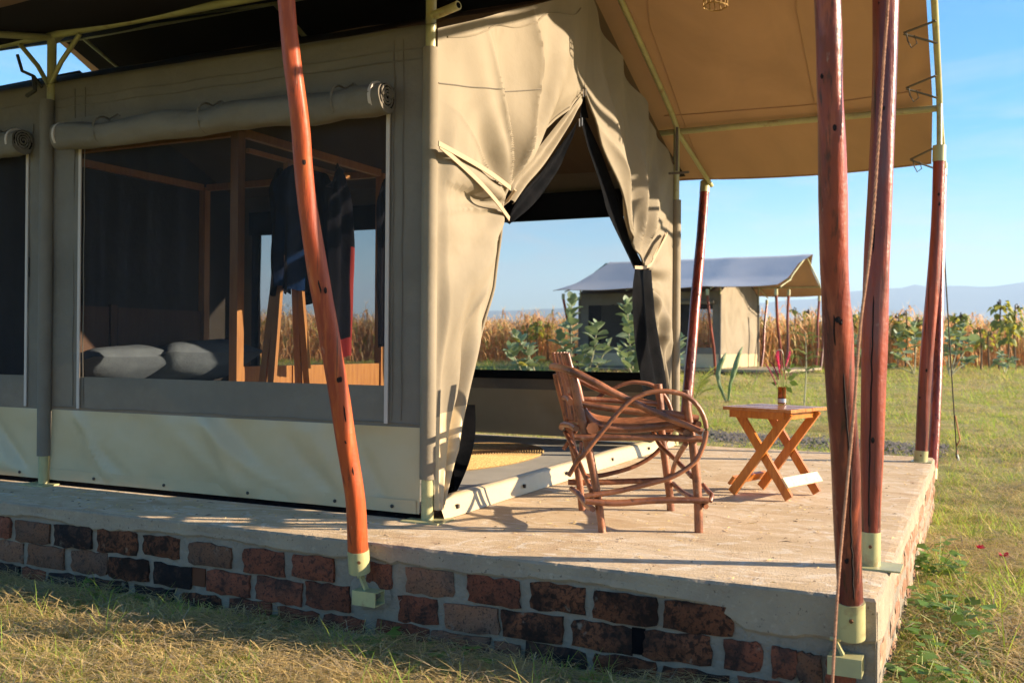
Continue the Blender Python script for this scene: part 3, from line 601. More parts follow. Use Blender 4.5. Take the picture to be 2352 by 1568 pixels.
    for a, b in ((s0,(s0+s1)/2+Vector((.02,0,-.02))),((s0+s1)/2+Vector((.02,0,-.02)),s1),(s1,s2),(s1+Vector((0,.05,.06)),s2+Vector((-.03,.03,.0)))): m.bar(a, b, .006, .028, up=(0,.4,1))
    P('tie_strap', m, strap_m)
    for u, v in ((1340,214),(1346,212),(1331,282),(1337,280)):
        q = at(u,v,0,.075); m = MB(); m.tube([q+Vector((0,0,.03)),q-Vector((0,0,.03))], .006, 5); P('zip_pull', m, METAL)
    # threshold
    prof = [(.085,.004),(.075,.03),(.058,.075),(.045,.108),(.015,.118),(-.02,.112),(-.045,.09),(-.05,.013)]
    m = MB(); m.grid(lambda s,t: (lerp_tab([(i/7,)+p for i,p in enumerate(prof)],t)[0]+.010*mnoise.noise((s*9,t*2,0)), .05+4.72*s, lerp_tab([(i/7,)+p for i,p in enumerate(prof)],t)[1]+.008*mnoise.noise((s*7,t,4))*(t>.1)), 80, 14); P('threshold_curb', m, skirt_m, None, True)
    for y in (.22,1.15,1.9,2.9,3.9):
        m = MB(); m.box((.078,y,.055), (.008,.009,.012)); P('toggle', m, dkstrap_m)
    # inside: window surrounds in black on the back wall
    for h in ((-2.79,-.285),(-5.25,-3.34)):
        m = MB(); m.box(((h[0]+h[1])/2,W-.05,2.48), ((h[1]-h[0])/2+.12,.035,.14)); m.box(((h[0]+h[1])/2,W-.03,.685), ((h[1]-h[0])/2+.14,.012,.045))
        m.box((h[1]+.05,W-.03,1.5), (.055,.012,.86)); m.box((h[0]-.05,W-.03,1.5), (.055,.012,.86)); P('window_surround', m, black_m)
    # ties of the roof sheet on the end rafter
    for u, v in ((2112,70),(2118,196),(2128,360)):
        fn_ = Vector((0,.4167,1)).normalized(); pp = (0,4.8,3.16) if v < 300 else (0,5.2,3.05); q = atp(u-36,v+6,pp,fn_); e = atp(2150,v-22,pp,fn_); e2 = atp(2152,v+24,pp,fn_); m = MB()
        m.bar(q,e,.030,.008); m.bar(q+Vector((0,0,-.01)),e2+Vector((0,0,-.02)),.030,.008)
        m.tube([q+Vector((.02,0,0)),q+Vector((.03,0,-.07)),q+Vector((.06,0,-.13)),q+Vector((.10,.0,-.10)),q+Vector((.08,0,-.03))], .006, 5); P('tie_strap', m, DKTIE)
    q = at(1555,345,0,.2); m = MB(); m.bar(q+Vector((0,0,.22)),q+Vector((0,0,-.2)),.03,.02,up=(1,0,0)); m.bar(q+Vector((-.08,0,-.22)),q+Vector((.12,0,-.22)),.02,.02); P('tie_bracket', m, DKTIE)
    m = MB(); m.tube([at(1480,392,0,.03)]+[at(u,v,0,.03) for u,v in ((1500,386),(1536,378))], .02, 5)
METAL = mat('zip_metal', (.6,.55,.48), rough=.3, metallic=.9)
DKTIE = mat('grey_strap', (.12,.10,.08), rough=.8)
tent = thing('safari_tent', (0,0,0), 'near khaki canvas safari tent with its door flaps tied open', 'tent')
build_tent(tent, True)
far = thing('safari_tent', (0,0,0), 'distant khaki tent with grey roof standing beyond the lawn', 'tent')
build_tent(far, False)
FO = Vector((-5.6136, 30.275, .2052)); FRZ = -.0712
far.location = FO; far.rotation_euler = (0,0,FRZ)
def farp(x, y, z=0):
    c, s = math.cos(FRZ), math.sin(FRZ); return Vector((x*c-y*s, x*s+y*c, z))+FO
fpl = thing('tent_plinth', FO, 'low dark plinth under the distant tent', 'plinth', rz=FRZ)
m = MB(); m.box((-1.6,2.15,-.04), (4.1,2.85,.04)); part('concrete_slab', m, cement_m, fpl, local=True)
m = MB(); m.box((-1.6,2.15,-.30), (4.06,2.81,.219)); part('brick_wall', m, [brick_ms[2]], fpl, local=True)

# ------------------------------------------------------------------ red posts
RUST = mat('rusty_bolt', (.16,.07,.03), rough=.7, metallic=.4)
def post(label, pts, foot, top, seed, group=None, collar=True, cracks=(), wood=None):
    """pts: (point, radius) from the bottom to the top; foot: length of the metal shoe"""
    base = Vector(pts[0][0])
    t = thing('wooden_post', base, label, 'post', group)
    path = smooth([p for p,_ in pts], 10); rr = np.interp(np.linspace(0,1,len(path)), np.linspace(0,1,len(pts)), [r for _,r in pts])
    if foot:
        d = (path[3]-path[0]).normalized(); q = [base, base+d*foot]
        mb = MB(); mb.tube(q, rr[0]*1.08, 18); part('metal_shoe', mb, paint_m, t, True)
        toc = (CAM-base).normalized(); toc = (toc-d*toc.dot(d)).normalized(); hb = base+d*foot*.62+toc*rr[0]*1.06; mb = MB(); mb.tube([hb, hb+toc*.010], .008, 6); part('bolt', mb, RUST, t)
        i0 = next(i for i,p in enumerate(path) if (p-base).length > foot*.9); path = [base+d*foot*.85]+path[i0:]; rr = np.concatenate([[rr[0]], rr[i0:]])
    rr = np.array([r*(1+.030*mnoise.noise((i*.06,seed,1))+.012*mnoise.noise((i*.22,seed,5))) for i,r in enumerate(rr)])
    mb = MB(); mb.tube(path, list(rr), 28, wob=.10, seed=seed, wf=.05); part('pole', mb, wood or maroon_m, t, True)
    for k0, k1, off in cracks:                      # drying cracks and knots cut into the front
        n = len(path); mb = MB(); ps = []
        for i in range(int(k0*n), int(k1*n)):
            p = path[i]; toc = (CAM-p); toc.z = 0; toc.normalize(); side = Vector((-toc.y, toc.x, 0))
            ps.append(p+(toc*math.sqrt(1-off*off)+side*off)*rr[i]*1.0+side*.004*mnoise.noise((i*.4,off,seed)))
        if len(ps) > 2: mb.tube(ps, [.0015]+[.004]*(len(ps)-2)+[.0012], 5); part('crack', mb, crack_m, t)
    rk = random.Random(int(seed*10))
    for _ in range(5):                              # knots
        i = int(rk.uniform(.05,.92)*len(path)); p = path[i]; toc = CAM-p; toc.z = 0; toc.normalize(); sd_ = Vector((-toc.y,toc.x,0)); of = rk.uniform(-.6,.6); dn = (toc*math.sqrt(1-of*of)+sd_*of); c = p+dn*rr[i]*.97; s2 = Vector((-dn.y,dn.x,0)); h_ = rk.uniform(.010,.020)
        mb = MB(); mb.add([c+dn*.004]+[c+s2*math.cos(a)*h_*.55+Vector((0,0,1))*math.sin(a)*h_+dn*.002*rk.uniform(.3,2) for a in [k*math.pi/5 for k in range(10)]], [(0,1+k,1+(k+1)%10) for k in range(10)]); part('knot', mb, crack_m, t)
    if top:
        d = (path[-1]-path[-3]).normalized(); mb = MB(); mb.tube([path[-1]-d*.02, path[-1]+d*.12], rr[-1]*1.12, 16); mb.tube([path[-1]+d*.1, Vector(top)], .024, 10); part('metal_cap', mb, paint_m, t, True)
    return t
def trace(rows, plane):
    out = []
    for u, v, w in rows:
        p = plane(u, v); d = (p-CAM).dot(CF); out.append((p, w/2*d/FPX))
    return out
def slant(y0, z0, y1, z1):
    n = Vector((0, z1-z0, -(y1-y0))).normalized(); return lambda u, v: atp(u, v, (0,y0,z0), n)
# left leaning post: outward towards the eave
pl = slant(-.74,-.15,-1.30,2.88)
r = trace([(826,1312,46),(822,1250,45),(816,1150,44),(801,1050,45),(789,975,46),(777,900,46),(765,825,46),(752,745,46),(739,675,46),(726,600,46),(714,525,46),(704,450,45),(697,375,43),(691,300,42),(682,225,41),(672,150,40),(664,75,40),(658,0,40),(650,-90,40)], pl)
post('single leaning bright orange-red post nearest the big mesh window', r, .115, None, 1.3, 'leaning posts on wall brackets', cracks=((.2,.23,.3),(.42,.45,-.1),(.11,.13,.2)), wood=red_m)
pr = slant(-.74,-.15,-1.30,2.88)
r = trace([(1955,1462,58),(1954,1392,56),(1949,1280,60),(1946,1200,62),(1942,1050,64),(1931,900,64),(1924,760,64),(1919,680,63),(1916,600,64),(1914,450,64),(1911,300,62),(1906,200,60),(1904,100,58),(1901,0,58),(1896,-140,58)], pr)
post('big leaning dark red post at the near corner with the rope against it', r, .15, None, 4.4, 'leaning posts on wall brackets', cracks=((.02,.34,.25),(.36,.42,-.2)))
py = -.062
r = trace([(1998,1300,42),(1999,1240,42),(2000,1150,46),(2002,1050,50),(2005,900,54),(2009,760,58),(2013,600,57),(2021,450,54),(2027,300,54),(2032,150,54),(2034,0,55),(2036,-100,54)], lambda u,v: at(u,v,1,py))
post('upright red post just behind the big leaning one, standing on the veranda slab', r, .16, (2.5,0,3.15), 7.7, 'upright posts on the veranda slab', cracks=((.03,.45,-.15),(.5,.56,-.3)))
fy = 4.515
r = trace([(2114,1060,28),(2116,1030,27),(2120,940,29),(2126,850,30),(2133,760,30),(2142,660,29),(2149,560,27),(2154,470,26),(2157,366,26)], lambda u,v: at(u,v,1,fy))
post('thinner upright post at the far corner of the veranda, with cream shoe and cap', r, .10, (2.505,4.56,3.15), 2.2, 'upright posts on the veranda slab')
pf = slant(5.03,-.15,6.12,2.88)
r = trace([(2140,1100,22),(2143,1048,22),(2148,960,22),(2152,860,22),(2155,760,22),(2158,650,21),(2160,540,20),(2162,460,20),(2163,400,20)], pf)
post('slim post leaning outward close behind the far corner post', r, .10, (2.45,6.1,2.85), 5.1, 'leaning posts on wall brackets')
r = trace([(1569,1040,24),(1572,990,24),(1578,920,24),(1584,850,24),(1592,760,23),(1598,690,23),(1605,610,22),(1611,540,21),(1618,440,20)], pf)
post('leaning red post seen between the twig chair and the distant tent', r, .10, (.08,6.12,2.85), 9.3, 'leaning posts on wall brackets')
mb = MB(); mb.box((2.42,-.06,.004), (.10,.09,.004)); tag(part('base_plate', mb, paint_m), 'flat cream metal plate under the upright post behind the leaning corner post', 'base plate')
mb = MB(); mb.box((2.38,4.5,.004), (.085,.085,.004)); tag(part('base_plate', mb, paint_m), 'flat cream metal plate under the far corner post', 'base plate')
# wall brackets: a square tube let into the brickwork and a link up to the post's shoe
def bracket(q, top, label, w):
    t = thing('wall_bracket', q, label, 'bracket'); e = .004
    mb = MB(); x0, x1 = q.x-w/2, q.x+w/2; h = .036
    mb.box((q.x,q.y-.052,q.z),(w/2,.004,h)); mb.box((q.x,q.y+.03,q.z),(w/2,.004,h)); mb.box((q.x,q.y-.011,q.z+h-e),(w/2-.001,.037,e)); mb.box((q.x,q.y-.011,q.z-h+e),(w/2-.001,.037,e))
    part('square_tube', mb, paint_m, t)
    mb = MB(); mb.box((q.x-w*.2,q.y-.011,q.z),(.003,.036,h-.009)); part('tube_dark', mb, black_m, t)
    a = Vector((q.x-.01,q.y-.015,q.z+h)); mb = MB(); mb.bar(a, a+Vector((-.03,0,.06)), .012, .03, up=(0,1,0)); part('lug', mb, paint_m, t)
    mb = MB(); c = a+Vector((-.03,-.002,.06)); mb.tube([c, (c+Vector(top))/2+Vector((.008,0,0)), top], .007, 6); mb.tube([c+Vector((-.02,0,0)), c+Vector((.02,0,0))], .008, 6); part('shackle', mb, paint_m, t)
bracket(Vector((.082,-.70,-.262)), (.072,-.75,-.14), 'cream square-tube bracket in the brick wall under the orange-red post', .135)
bracket(Vector((2.355,-.70,-.262)), (2.385,-.75,-.13), 'cream square-tube bracket near the plinth corner under the big leaning post', .13)

# ------------------------------------------------------------------ ropes
def twisted(path, R, n=3, turns=60):
    mb = MB(); P = smooth(path, 40); L = len(P)
    for k in range(n):
        q = []
        for i, p in enumerate(P):
            t = (P[min(i+1,L-1)]-P[max(i-1,0)]).normalized(); a = t.cross(Vector((1,0,0))).normalized(); b = t.cross(a)
            th = 2*math.pi*(k/n+turns*i/L); q.append(p+(a*math.cos(th)+b*math.sin(th))*R*.55)
        mb.tube(q, R*.55, 5, False)
    return mb
rp = [at(2048,-160,1,-1.12), at(2040,0,1,-1.1), at(2030,140,1,-1.09), at(2003,530,1,-1.08), at(1976,750,1,-1.07), at(1961,950,1,-1.06), at(1944,1130,1,-1.06), at(1926,1330,1,-1.06), at(1912,1568,1,-1.06), at(1907,1680,1,-1.06)]
rope = tag(part('guy_rope', twisted(rp, .006, 3, 85), rope_m, None, True), 'twisted reddish rope running down in front of the big leaning post', 'rope')
a = Vector((2.45,6.1,2.86)); b = at(2198,1052,2,-.42)
t = thing('guy_rope', b, 'thin dark cord from the far roof corner to a pale peg in the lawn', 'rope')
mb = MB(); mb.tube([a, a.lerp(b,.5)+Vector((0,0,-.03)), b], .008, 5); part('cord', mb, cord_m, t)
mb = MB(); mb.tube([a.lerp(b,.82)+Vector((.01,0,0)), a.lerp(b,.87)+Vector((.03,0,0)), a.lerp(b,.92)+Vector((.05,0,.0)), a.lerp(b,.95)], .010, 5); mb.tube([b+Vector((-.02,0,.04)), b+Vector((.0,0,.1)), b], .016, 5); part('knot', mb, rope_m, t)
mb = MB(); mb.tube([b+Vector((.0,0,.05)), b+Vector((.02,0,-.02)), b+Vector((.02,0,-.12))], .018, 6); part('peg', mb, mat('pale_peg', (.7,.7,.68), rough=.5), t)

# ------------------------------------------------------------------ things inside the tent
BX0, BX1, BY0, BY1 = -4.09, -2.02, .70, 2.58
bed = thing('poster_bed', (BX1,BY0,0), 'four-poster pine bed seen through the big mesh window', 'bed')
for x, y in ((BX1,BY0),(BX1,BY1),(BX0,BY0),(BX0,BY1)):
    mb = MB(); mb.box((x,y,1.27), (.036,.036,1.26)); part('bed_post', mb, bedwood_m, bed)
for a, b in (((BX1,BY0,2.53),(BX1,BY1,2.53)),((BX0,BY0,2.53),(BX0,BY1,2.53)),((BX0,BY0,2.53),(BX1,BY0,2.53)),((BX0,BY1,2.53),(BX1,BY1,2.53))):
    mb = MB(); d = (Vector(b)-Vector(a)).normalized()*.04; mb.bar(Vector(a)+d, Vector(b)-d, .05, .06); part('top_rail', mb, bedwood_m, bed)
mb = MB(); mb.box((BX1,(BY0+BY1)/2,.63), (.018,(BY1-BY0)/2-.04,.20)); part('footboard', mb, bedwood_m, bed)
for y in (1.35, 1.95): 
    mb = MB(); mb.box((BX1+.024,y,.63), (.005,.035,.20)); part('footboard_batten', mb, bedwood_m, bed)
for y0, y1 in ((BY0+.04,1.42),(1.48,BY1-.04)):
    mb = MB(); mb.box((BX0,(y0+y1)/2,.95), (.015,(y1-y0)/2-.02,.36)); part('headboard_panel', mb, headwood_m, bed)
mb = MB(); mb.box((BX0+.005,1.45,.96), (.02,.035,.37)); part('headboard_batten', mb, headwood_m, bed)
for y in (BY0, BY1):
    mb = MB(); mb.bar((BX0+.04,y,.42),(BX1-.04,y,.42), .04, .16); part('side_rail', mb, bedwood_m, bed)
mb = MB()
mb.grid(lambda s,t: (BX0+.03+(BX1-BX0-.06)*s, BY0+.03+(BY1-BY0-.06)*t, .34+.30*sst(0,.06,min(s,1-s))*sst(0,.06,min(t,1-t))+.012*mnoise.noise((s*5,t*5,0))), 30, 24)
tag(part('mattress', mb, linen_m, None, True), 'pale grey mattress lying on the pine bed', 'mattress')
def pillow(c, sx, sy, sz, rz, lab):
    mb = MB()
    for sg in (1,-1):
        def f(s,t,sg=sg):
            a, b = 2*s-1, 2*t-1; k = (max(0,1-abs(a)**2.6)*max(0,1-abs(b)**2.6))**.62*(1-.22*math.exp(-((a-.1)**2+(b+.1)**2)*5))
            x, y, z = a*sx*(.90+.10*b*b), b*sy*(.90+.10*a*a), sg*sz*k*(1+.25*mnoise.noise((a*1.6,b*1.6,sx)))
            return (c[0]+x*math.cos(rz)-y*math.sin(rz), c[1]+x*math.sin(rz)+y*math.cos(rz), c[2]+z+.25*x)
        mb.grid(f if sg > 0 else (lambda s,t: f(1-s,t)), 16, 16)
    tag(part('pillow', mb, linen_m, None, True), lab, 'pillow')
pillow((-3.72,1.06,.80), .36, .50, .17, .06, 'left of the two pale grey pillows against the wooden headboard')
pillow((-3.66,1.95,.83), .38, .58, .20, -.06, 'right of the two pale grey pillows, nearer the bright pine post')
# clothes stand and what hangs on it
sx0 = BX1+.42; qa = at(690,675,0,sx0); qb = at(707,880,0,sx0); ra = at(640,668,0,sx0); rb = at(624,880,0,sx0)
stand = thing('clothes_stand', (sx0,qb.y,0), 'wooden clothes stand with slanting legs behind the window mesh', 'clothes stand')
def ext(a, b, z): k = (z-a.z)/(b.z-a.z); return a+(b-a)*k
for a, b, dx in ((qa,qb,.0),(ra,rb,.0),(qa,qb,-.12),(ra,rb,-.12)):
    mb = MB(); mb.bar(ext(a,b,1.62)+Vector((dx*.2,0,0)), ext(a,b,.02)+Vector((dx,0,0)), .03, .055, up=(1,0,0)); part('leg', mb, bedwood_m, stand)
ym = (qa.y+ra.y)/2; mb = MB(); mb.bar((sx0-.03,ym-.42,2.30),(sx0-.03,ym+.75,2.30), .03, .03); part('rail', mb, bedwood_m, stand)
mb = MB(); mb.bar((sx0-.03,ym,1.6),(sx0-.03,ym,2.29), .04, .04, up=(1,0,0)); part('upright', mb, bedwood_m, stand)
def cloth_hang(name, lab, cat, us, v0, v1, dx, m, hem=None, taper=0.0):
    x = sx0+dx; ua, ub = us; y0 = at(ua,600,0,x).y; y1 = at(ub,600,0,x).y; z0 = at(ua,v0,0,x).z; z1 = at((ua+ub)/2,v1,0,x).z; rnd = random.Random(ua)
    ph = rnd.uniform(0,6); mb = MB(); yc = (y0+y1)/2
    def f(s,t):
        k = sst(-.05,.16,t)*(1-.0*t)*(1+taper*t); y = yc+(y0-yc+(y1-y0)*s)*(.35+.65*k)
        z = z0+(z1-z0)*t + .05*(1-t)*(-abs(s-.5)*2) + (.05*mnoise.noise((s*4,ph,0)))*t
        return (x+.035*math.sin(s*11+ph+t*1.3)*sst(0,.4,t)+.02*mnoise.noise((s*5,t*3,ph)), y, z)
    mb.grid(f, 22, 30, mfn=(lambda s,t: 1 if hem and (t > hem or (s > .88 and t > .4)) else 0)); 
    o = tag(part(name, mb, [m, redcloth_m] if hem else m, None, True), lab, cat)
    return o
cloth_hang('hanging_garment', 'dark blue cloth hanging on the stand behind the orange-red post', 'clothing', (628,712), 365, 668, .03, blue_m)
cloth_hang('hanging_garment', 'charcoal garment hanging at the left of the blue cloth', 'clothing', (616,668), 375, 672, .0, char_m, None, .15)
cloth_hang('hanging_garment', 'charcoal garment hanging at the right of the blue cloth', 'clothing', (690,775), 370, 700, -.03, char_m)
cloth_hang('hanging_garment', 'long dark wrap with red hem and red edge hanging by the window', 'clothing', (752,806), 375, 820, .06, char_m, .9)
cloth_hang('hanging_garment', 'dark garment at the right edge of the mesh window', 'clothing', (866,905), 400, 800, .5, char_m)
mb = MB(); hq = at(772,330,0,sx0+.05); mb.tube([(hq.x,hq.y,2.32),(hq.x,hq.y+.02,2.36),(hq.x,hq.y+.04,2.33),(hq.x,hq.y,2.24),(hq.x,hq.y-.12,2.17),(hq.x,hq.y+.12,2.17),(hq.x,hq.y,2.24)], .008, 5); tag(part('clothes_hanger', mb, dkstrap_m), 'dark hanger hooked on the rail above the red-edged wrap', 'hanger')
# oval sisal mat
ang = math.radians(90); cx, cy = -1.32, 2.70; A, B = 1.22, .66
mt = thing('sisal_mat', (cx,cy,0), 'oval coiled sisal mat on the tent floor inside the doorway', 'mat')
def oval(k, n=72): return [(cx+A*k*math.cos(2*math.pi*i/n)*math.cos(ang)-B*k*math.sin(2*math.pi*i/n)*math.sin(ang), cy+A*k*math.cos(2*math.pi*i/n)*math.sin(ang)+B*k*math.sin(2*math.pi*i/n)*math.cos(ang), .024) for i in range(n+1)]
mb = MB(); o = oval(.99)[:-1]; mb.add([Vector(p)-Vector((0,0,.006)) for p in o], [tuple(range(len(o)))]); part('mat_base', mb, sisal_m, mt)
mb = MB()
for j in range(1, 34): mb.tube(oval(j/33), .0105, 5, False)
tag(part('coil', mb, sisal_m, mt, True), kind='stuff')

# ------------------------------------------------------------------ twig chair
RRp = Vector((1.0028,.1278,0)); FRp = Vector((1.4719,.3751,0)); FLp = Vector((1.137,.981,0)); RLp = Vector((.655,.724,0))
CX = (FRp-RRp).normalized(); CY = Vector((-CX.y,CX.x,0)); CWID = ((FLp-FRp).dot(CY)+(RLp-RRp).dot(CY))/2
chair = thing('twig_chair', (RRp+FLp)/2, 'rustic bent-twig armchair with looped arms on the veranda', 'chair')
def cA(x, y, k): return atp(1251.3+x*.18, 780.9+y*.18, RRp+CY*(k*CWID), CY)
def cB(x, y, k): return atp(1251.3+x*.18, 969.0+y*.18, RRp+CY*(k*CWID), CY)
def stick(name, pts, r, k=None, n=8, sub=5, wob=.10, ends=None):
    P = []
    for p in pts:
        kk = p[3] if len(p) > 3 else k
        P.append((cA if p[0] == 'A' else cB)(p[1], p[2], kk))
    S = smooth(P, sub) if len(P) > 2 else [P[0].lerp(P[1], i/8) for i in range(9)]
    rr = r if isinstance(r, (list,tuple)) else [r, r]
    rad = np.interp(np.linspace(0,1,len(S)), np.linspace(0,1,len(rr)), rr)
    mb = MB(); mb.tube(S, list(rad), n, wob=wob, seed=random.uniform(0,50)); return part(name, mb, twig_m, chair, True)
stick('leg', [('B',1968,1418),('B',1950,900),('B',1890,300),('A',1830,950),('A',1795,640)], [.024,.023,.022], 0)
stick('leg', [('B',735,1418),('B',690,1050),('B',630,700),('B',560,350),('A',510,1180),('A',470,1000),('A',415,740),('A',365,470)], [.021,.022,.024,.020], 0)
stick('leg', [('B',1608,1135),('B',1590,900),('B',1540,500),('A',1500,1250),('A',1470,800),('A',1448,560)], [.024,.025,.024], 1)
stick('leg', [('B',478,1140),('B',450,850),('B',400,500),('A',320,1200),('A',260,900),('A',200,680),('A',140,430)], [.021,.022,.020], 1)
tops = [(108,162,.98),(150,160,.80),(190,158,.60),(232,156,.42),(262,158,.24),(285,162,.08)]
bots = [(300,1000),(340,1010),(380,1020),(420,1035),(470,1050),(520,1050)]
for i, ((tx,ty,k),(bx,by)) in enumerate(zip(tops,bots)):
    stick('back_slat', [('A',tx,ty,k),('A',tx+55,ty+210,k*.98),('A',(tx+bx)/2+25,(ty+by)/2,k*.95),('A',bx,by,k*.9)], [.014,.017,.017], None)
for i in range(7):                                   # seat sticks: down from the back, bending forward
    k = .06+.88*i/6; h = -100*k
    stick('seat_slat', [('A',470-70*k,820+h*.6,k),('A',545-60*k,970+h*.8,k),('A',650-50*k,1075+h,k),('A',800-40*k,1118+h,k),('A',1100-50*k,1135+h,k),('A',1450-60*k,1105+h,k),('A',1850-120*k,1065+h*1.1,k)], [.016,.022,.027,.025,.022], None)
stick('armrest', [('A',95,338,.30),('A',210,355,.10),('A',350,398,-.03),('A',600,520,-.05),('A',900,680,-.06),('A',1200,830,-.06),('A',1500,962,-.06),('A',1760,1065,-.06),('A',2005,1172,-.06)], [.020,.022,.020,.018,.018])
stick('armrest', [('A',370,470,1.04),('A',600,590,1.06),('A',850,682,1.06),('A',1050,745,1.06),('A',1420,815,1.06)], [.017,.018,.016])
stick('arm_loop', [('B',505,945,-.06),('B',900,885,-.06),('B',1300,793,-.08),('B',1640,690,-.10),('B',1900,520,-.10),('B',2010,330,-.10),('A',2060,1160,-.10),('A',2020,960,-.10),('A',1910,790,-.10),('A',1750,690,-.10),('A',1550,652,-.10),('A',1350,665,-.10),('A',1180,722,-.10),('A',1060,795,-.11),('A',900,965,-.11),('A',700,1205,-.11),('A',500,1452,-.10),('B',430,478,-.05),('B',308,680,.0)], [.015,.014,.013,.013,.013,.014], n=8)
stick('arm_loop', [('B',520,680,1.05),('B',650,690,1.06),('B',900,640,1.07),('B',1150,560,1.09),('B',1380,425,1.10),('B',1540,250,1.10),('A',1625,1080,1.10),('A',1612,900,1.10),('A',1530,715,1.10),('A',1380,580,1.10),('A',1200,540,1.10),('A',1050,550,1.10),('A',850,625,1.10),('A',680,735,1.10),('A',560,900,1.08),('A',420,1120,1.06),('A',240,1390,1.0)], [.014,.013,.013])
stick('side_rail', [('A',455,808),('A',700,850),('A',1000,892),('A',1300,922),('A',1600,940),('A',1955,1005)], [.017,.020,.021], .02)
stick('side_rail', [('A',490,752),('A',900,772),('A',1500,810)], [.017,.018], 1.0)
stick('side_rail', [('A',375,1238),('A',1000,1240),('A',1500,1243),('A',2000,1262)], [.017,.018,.018], -.04)
stick('side_rail', [('A',330,1120),('A',1000,1125),('A',1640,1140)], [.016,.017], 1.0)
stick('cross_log', [('A',612,1125,-.05),('A',470,1020,.5),('A',330,960,1.05)], .034)
stick('cross_log', [('A',1812,1185,-.04),('A',1650,1100,.5),('A',1480,1010,1.04)], .022)
stick('cross_log', [('A',1965,1075,-.05),('A',1800,1000,.5),('A',1640,940,1.04)], .018)
stick('cross_log', [('A',398,1130,.0),('A',330,1085,.35),('A',235,1080,.9),('A',212,1115,1.05)], .017)
stick('back_crosspiece', [('A',330,790,.05),('A',290,735,.5),('A',240,735,1.0)], .018)
stick('stretcher', [('B',515,1000),('B',900,1032),('B',1500,995),('B',2085,1000)], [.019,.018,.017], -.05)
stick('stretcher', [('B',298,765),('B',700,768),('B',1505,738)], [.019,.017], 1.04)
stick('stretcher', [('B',345,850,1.0),('B',430,915,.65),('B',520,1040,.3),('B',610,1105,-.04)], .017)
stick('stretcher', [('B',1640,785,1.0),('B',1745,885,.6),('B',1880,965,.2),('B',2060,1075,-.05)], .015)
stick('stretcher', [('B',2020,800,.3),('B',2080,880,.15),('B',2130,930,.0),('B',2110,1010,-.05)], .013)
stick('brace', [('A',262,1175,1.0),('A',330,1310,.8),('B',415,460,.5),('B',540,750,.2),('B',598,895,.0)], .014)
stick('brace', [('A',470,1300,.3),('B',450,420,.3),('B',400,520,.5)], .012)
stick('brace', [('A',1390,1175,1.0),('B',1470,290,.85),('B',1620,435,.6),('B',1780,590,.3),('B',1880,695,.0)], .014)
stick('brace', [('B',1800,275,.0),('B',1690,455,.4),('B',1640,600,.75),('B',1630,690,1.0)], .015)

# ------------------------------------------------------------------ folding table, vase, flowers
c0, c1, c2 = Vector((1.26,1.76,.6)), Vector((1.73,1.60,.6)), Vector((1.91,2.06,.6)); TX = (c1-c0).normalized(); TY = Vector((-TX.y,TX.x,0)); TC = (c0+c2)/2
table = thing('folding_table', (TC.x,TC.y,0), 'small square folding table of orange varnished wood with crossed legs', 'table')
def tp(x, y, z): return Vector((TC.x,TC.y,z))+TX*x+TY*y
ax = (TX,TY,Vector((0,0,1)))
for i in range(5):
    w = .494/5; mb = MB(); mb.box(tp(random.uniform(-.004,.004), -.247+w*(i+.5), .588+.0015*(i%2)), (.252,w/2-.0015,.011), ax); part('top_plank', mb, tabletop_m, table)
mb = MB(); mb.box(tp(-.01,-.215,.553), (.20,.011,.024), ax); part('apron', mb, table_m, table)
mb = MB(); mb.box(tp(-.01,.215,.553), (.20,.011,.024), ax); part('apron', mb, table_m, table)
for s in (-1,1):
    mb = MB(); mb.box(tp(.19*s,0,.553), (.011,.20,.022), ax); part('apron', mb, table_m, table)
for y, o in ((-.195,.0),(.185,.0)):
    mb = MB(); mb.bar(tp(-.205,y,.018), tp(.215,y,.575), .024, .058, up=(0,0,1)); part('leg', mb, table_m, table)
    mb = MB(); mb.bar(tp(.205,y+.026,.018), tp(-.185,y+.026,.575), .024, .058, up=(0,0,1)); part('leg', mb, table_m, table)
mb = MB(); d = (tp(-.185,0,.575)-tp(.205,0,.018)).normalized(); nn = d.cross(TY).normalized()
mb.box(tp(.178,.0,.105)+nn*-.036*(-1 if nn.dot(TX) < 0 else 1)*-1, (.036,.235,.007), (d,TY,nn)); part('foot_plank', mb, palewood_m, table, label='pale unvarnished plank across the feet')
mb = MB(); d = (tp(.215,0,.575)-tp(-.205,0,.018)).normalized(); nn = d.cross(TY).normalized()
mb.box(tp(-.185,.0,.10)-TX*.02, (.033,.21,.009), (d,TY,nn)); part('foot_plank', mb, table_m, table)
vq = at(1796,930,2,.602)
vase = thing('bottle_vase', vq, 'brown cut-off bottle used as a vase on the orange table', 'vase')
mb = MB(); mb.lathe([(0,.0),(.026,.0),(.0285,.006),(.0285,.125),(.0265,.125),(.0262,.010),(0,.009)], vq, 28); part('glass', mb, glass_m, vase, True)
mb = MB(); mb.lathe([(.0288,.018),(.0290,.02),(.0290,.042),(.0288,.044)], vq, 28); part('label_band', mb, mat('silver_band', (.45,.48,.55), rough=.25, metallic=.6), vase, True)
mb = MB(); mb.lathe([(0,.011),(.0258,.011),(.0258,.055),(0,.055)], vq, 20); part('water', mb, mat('tea_water', (.6,.35,.14), rough=.05, trans=.8), vase, True)
stem_m = mat('flower_stem', (.20,.24,.06), rough=.6); pink_m = mat('pink_bloom', (.85,.06,.22), [dict(c=(.95,.25,.40), s=60, d=4)], rough=.7, bumps=[dict(s=90, d=4, a=.8, h=.006)], transl=((.9,.1,.3),.25))
mag_m = mat('magenta_bloom', (.42,.05,.14), [dict(c=(.55,.14,.22), s=70, d=4), dict(c=(.5,.35,.2), s=20, d=4, lo=.6, hi=.7)], rough=.75, bumps=[dict(s=120, d=4, a=.8, h=.005)])
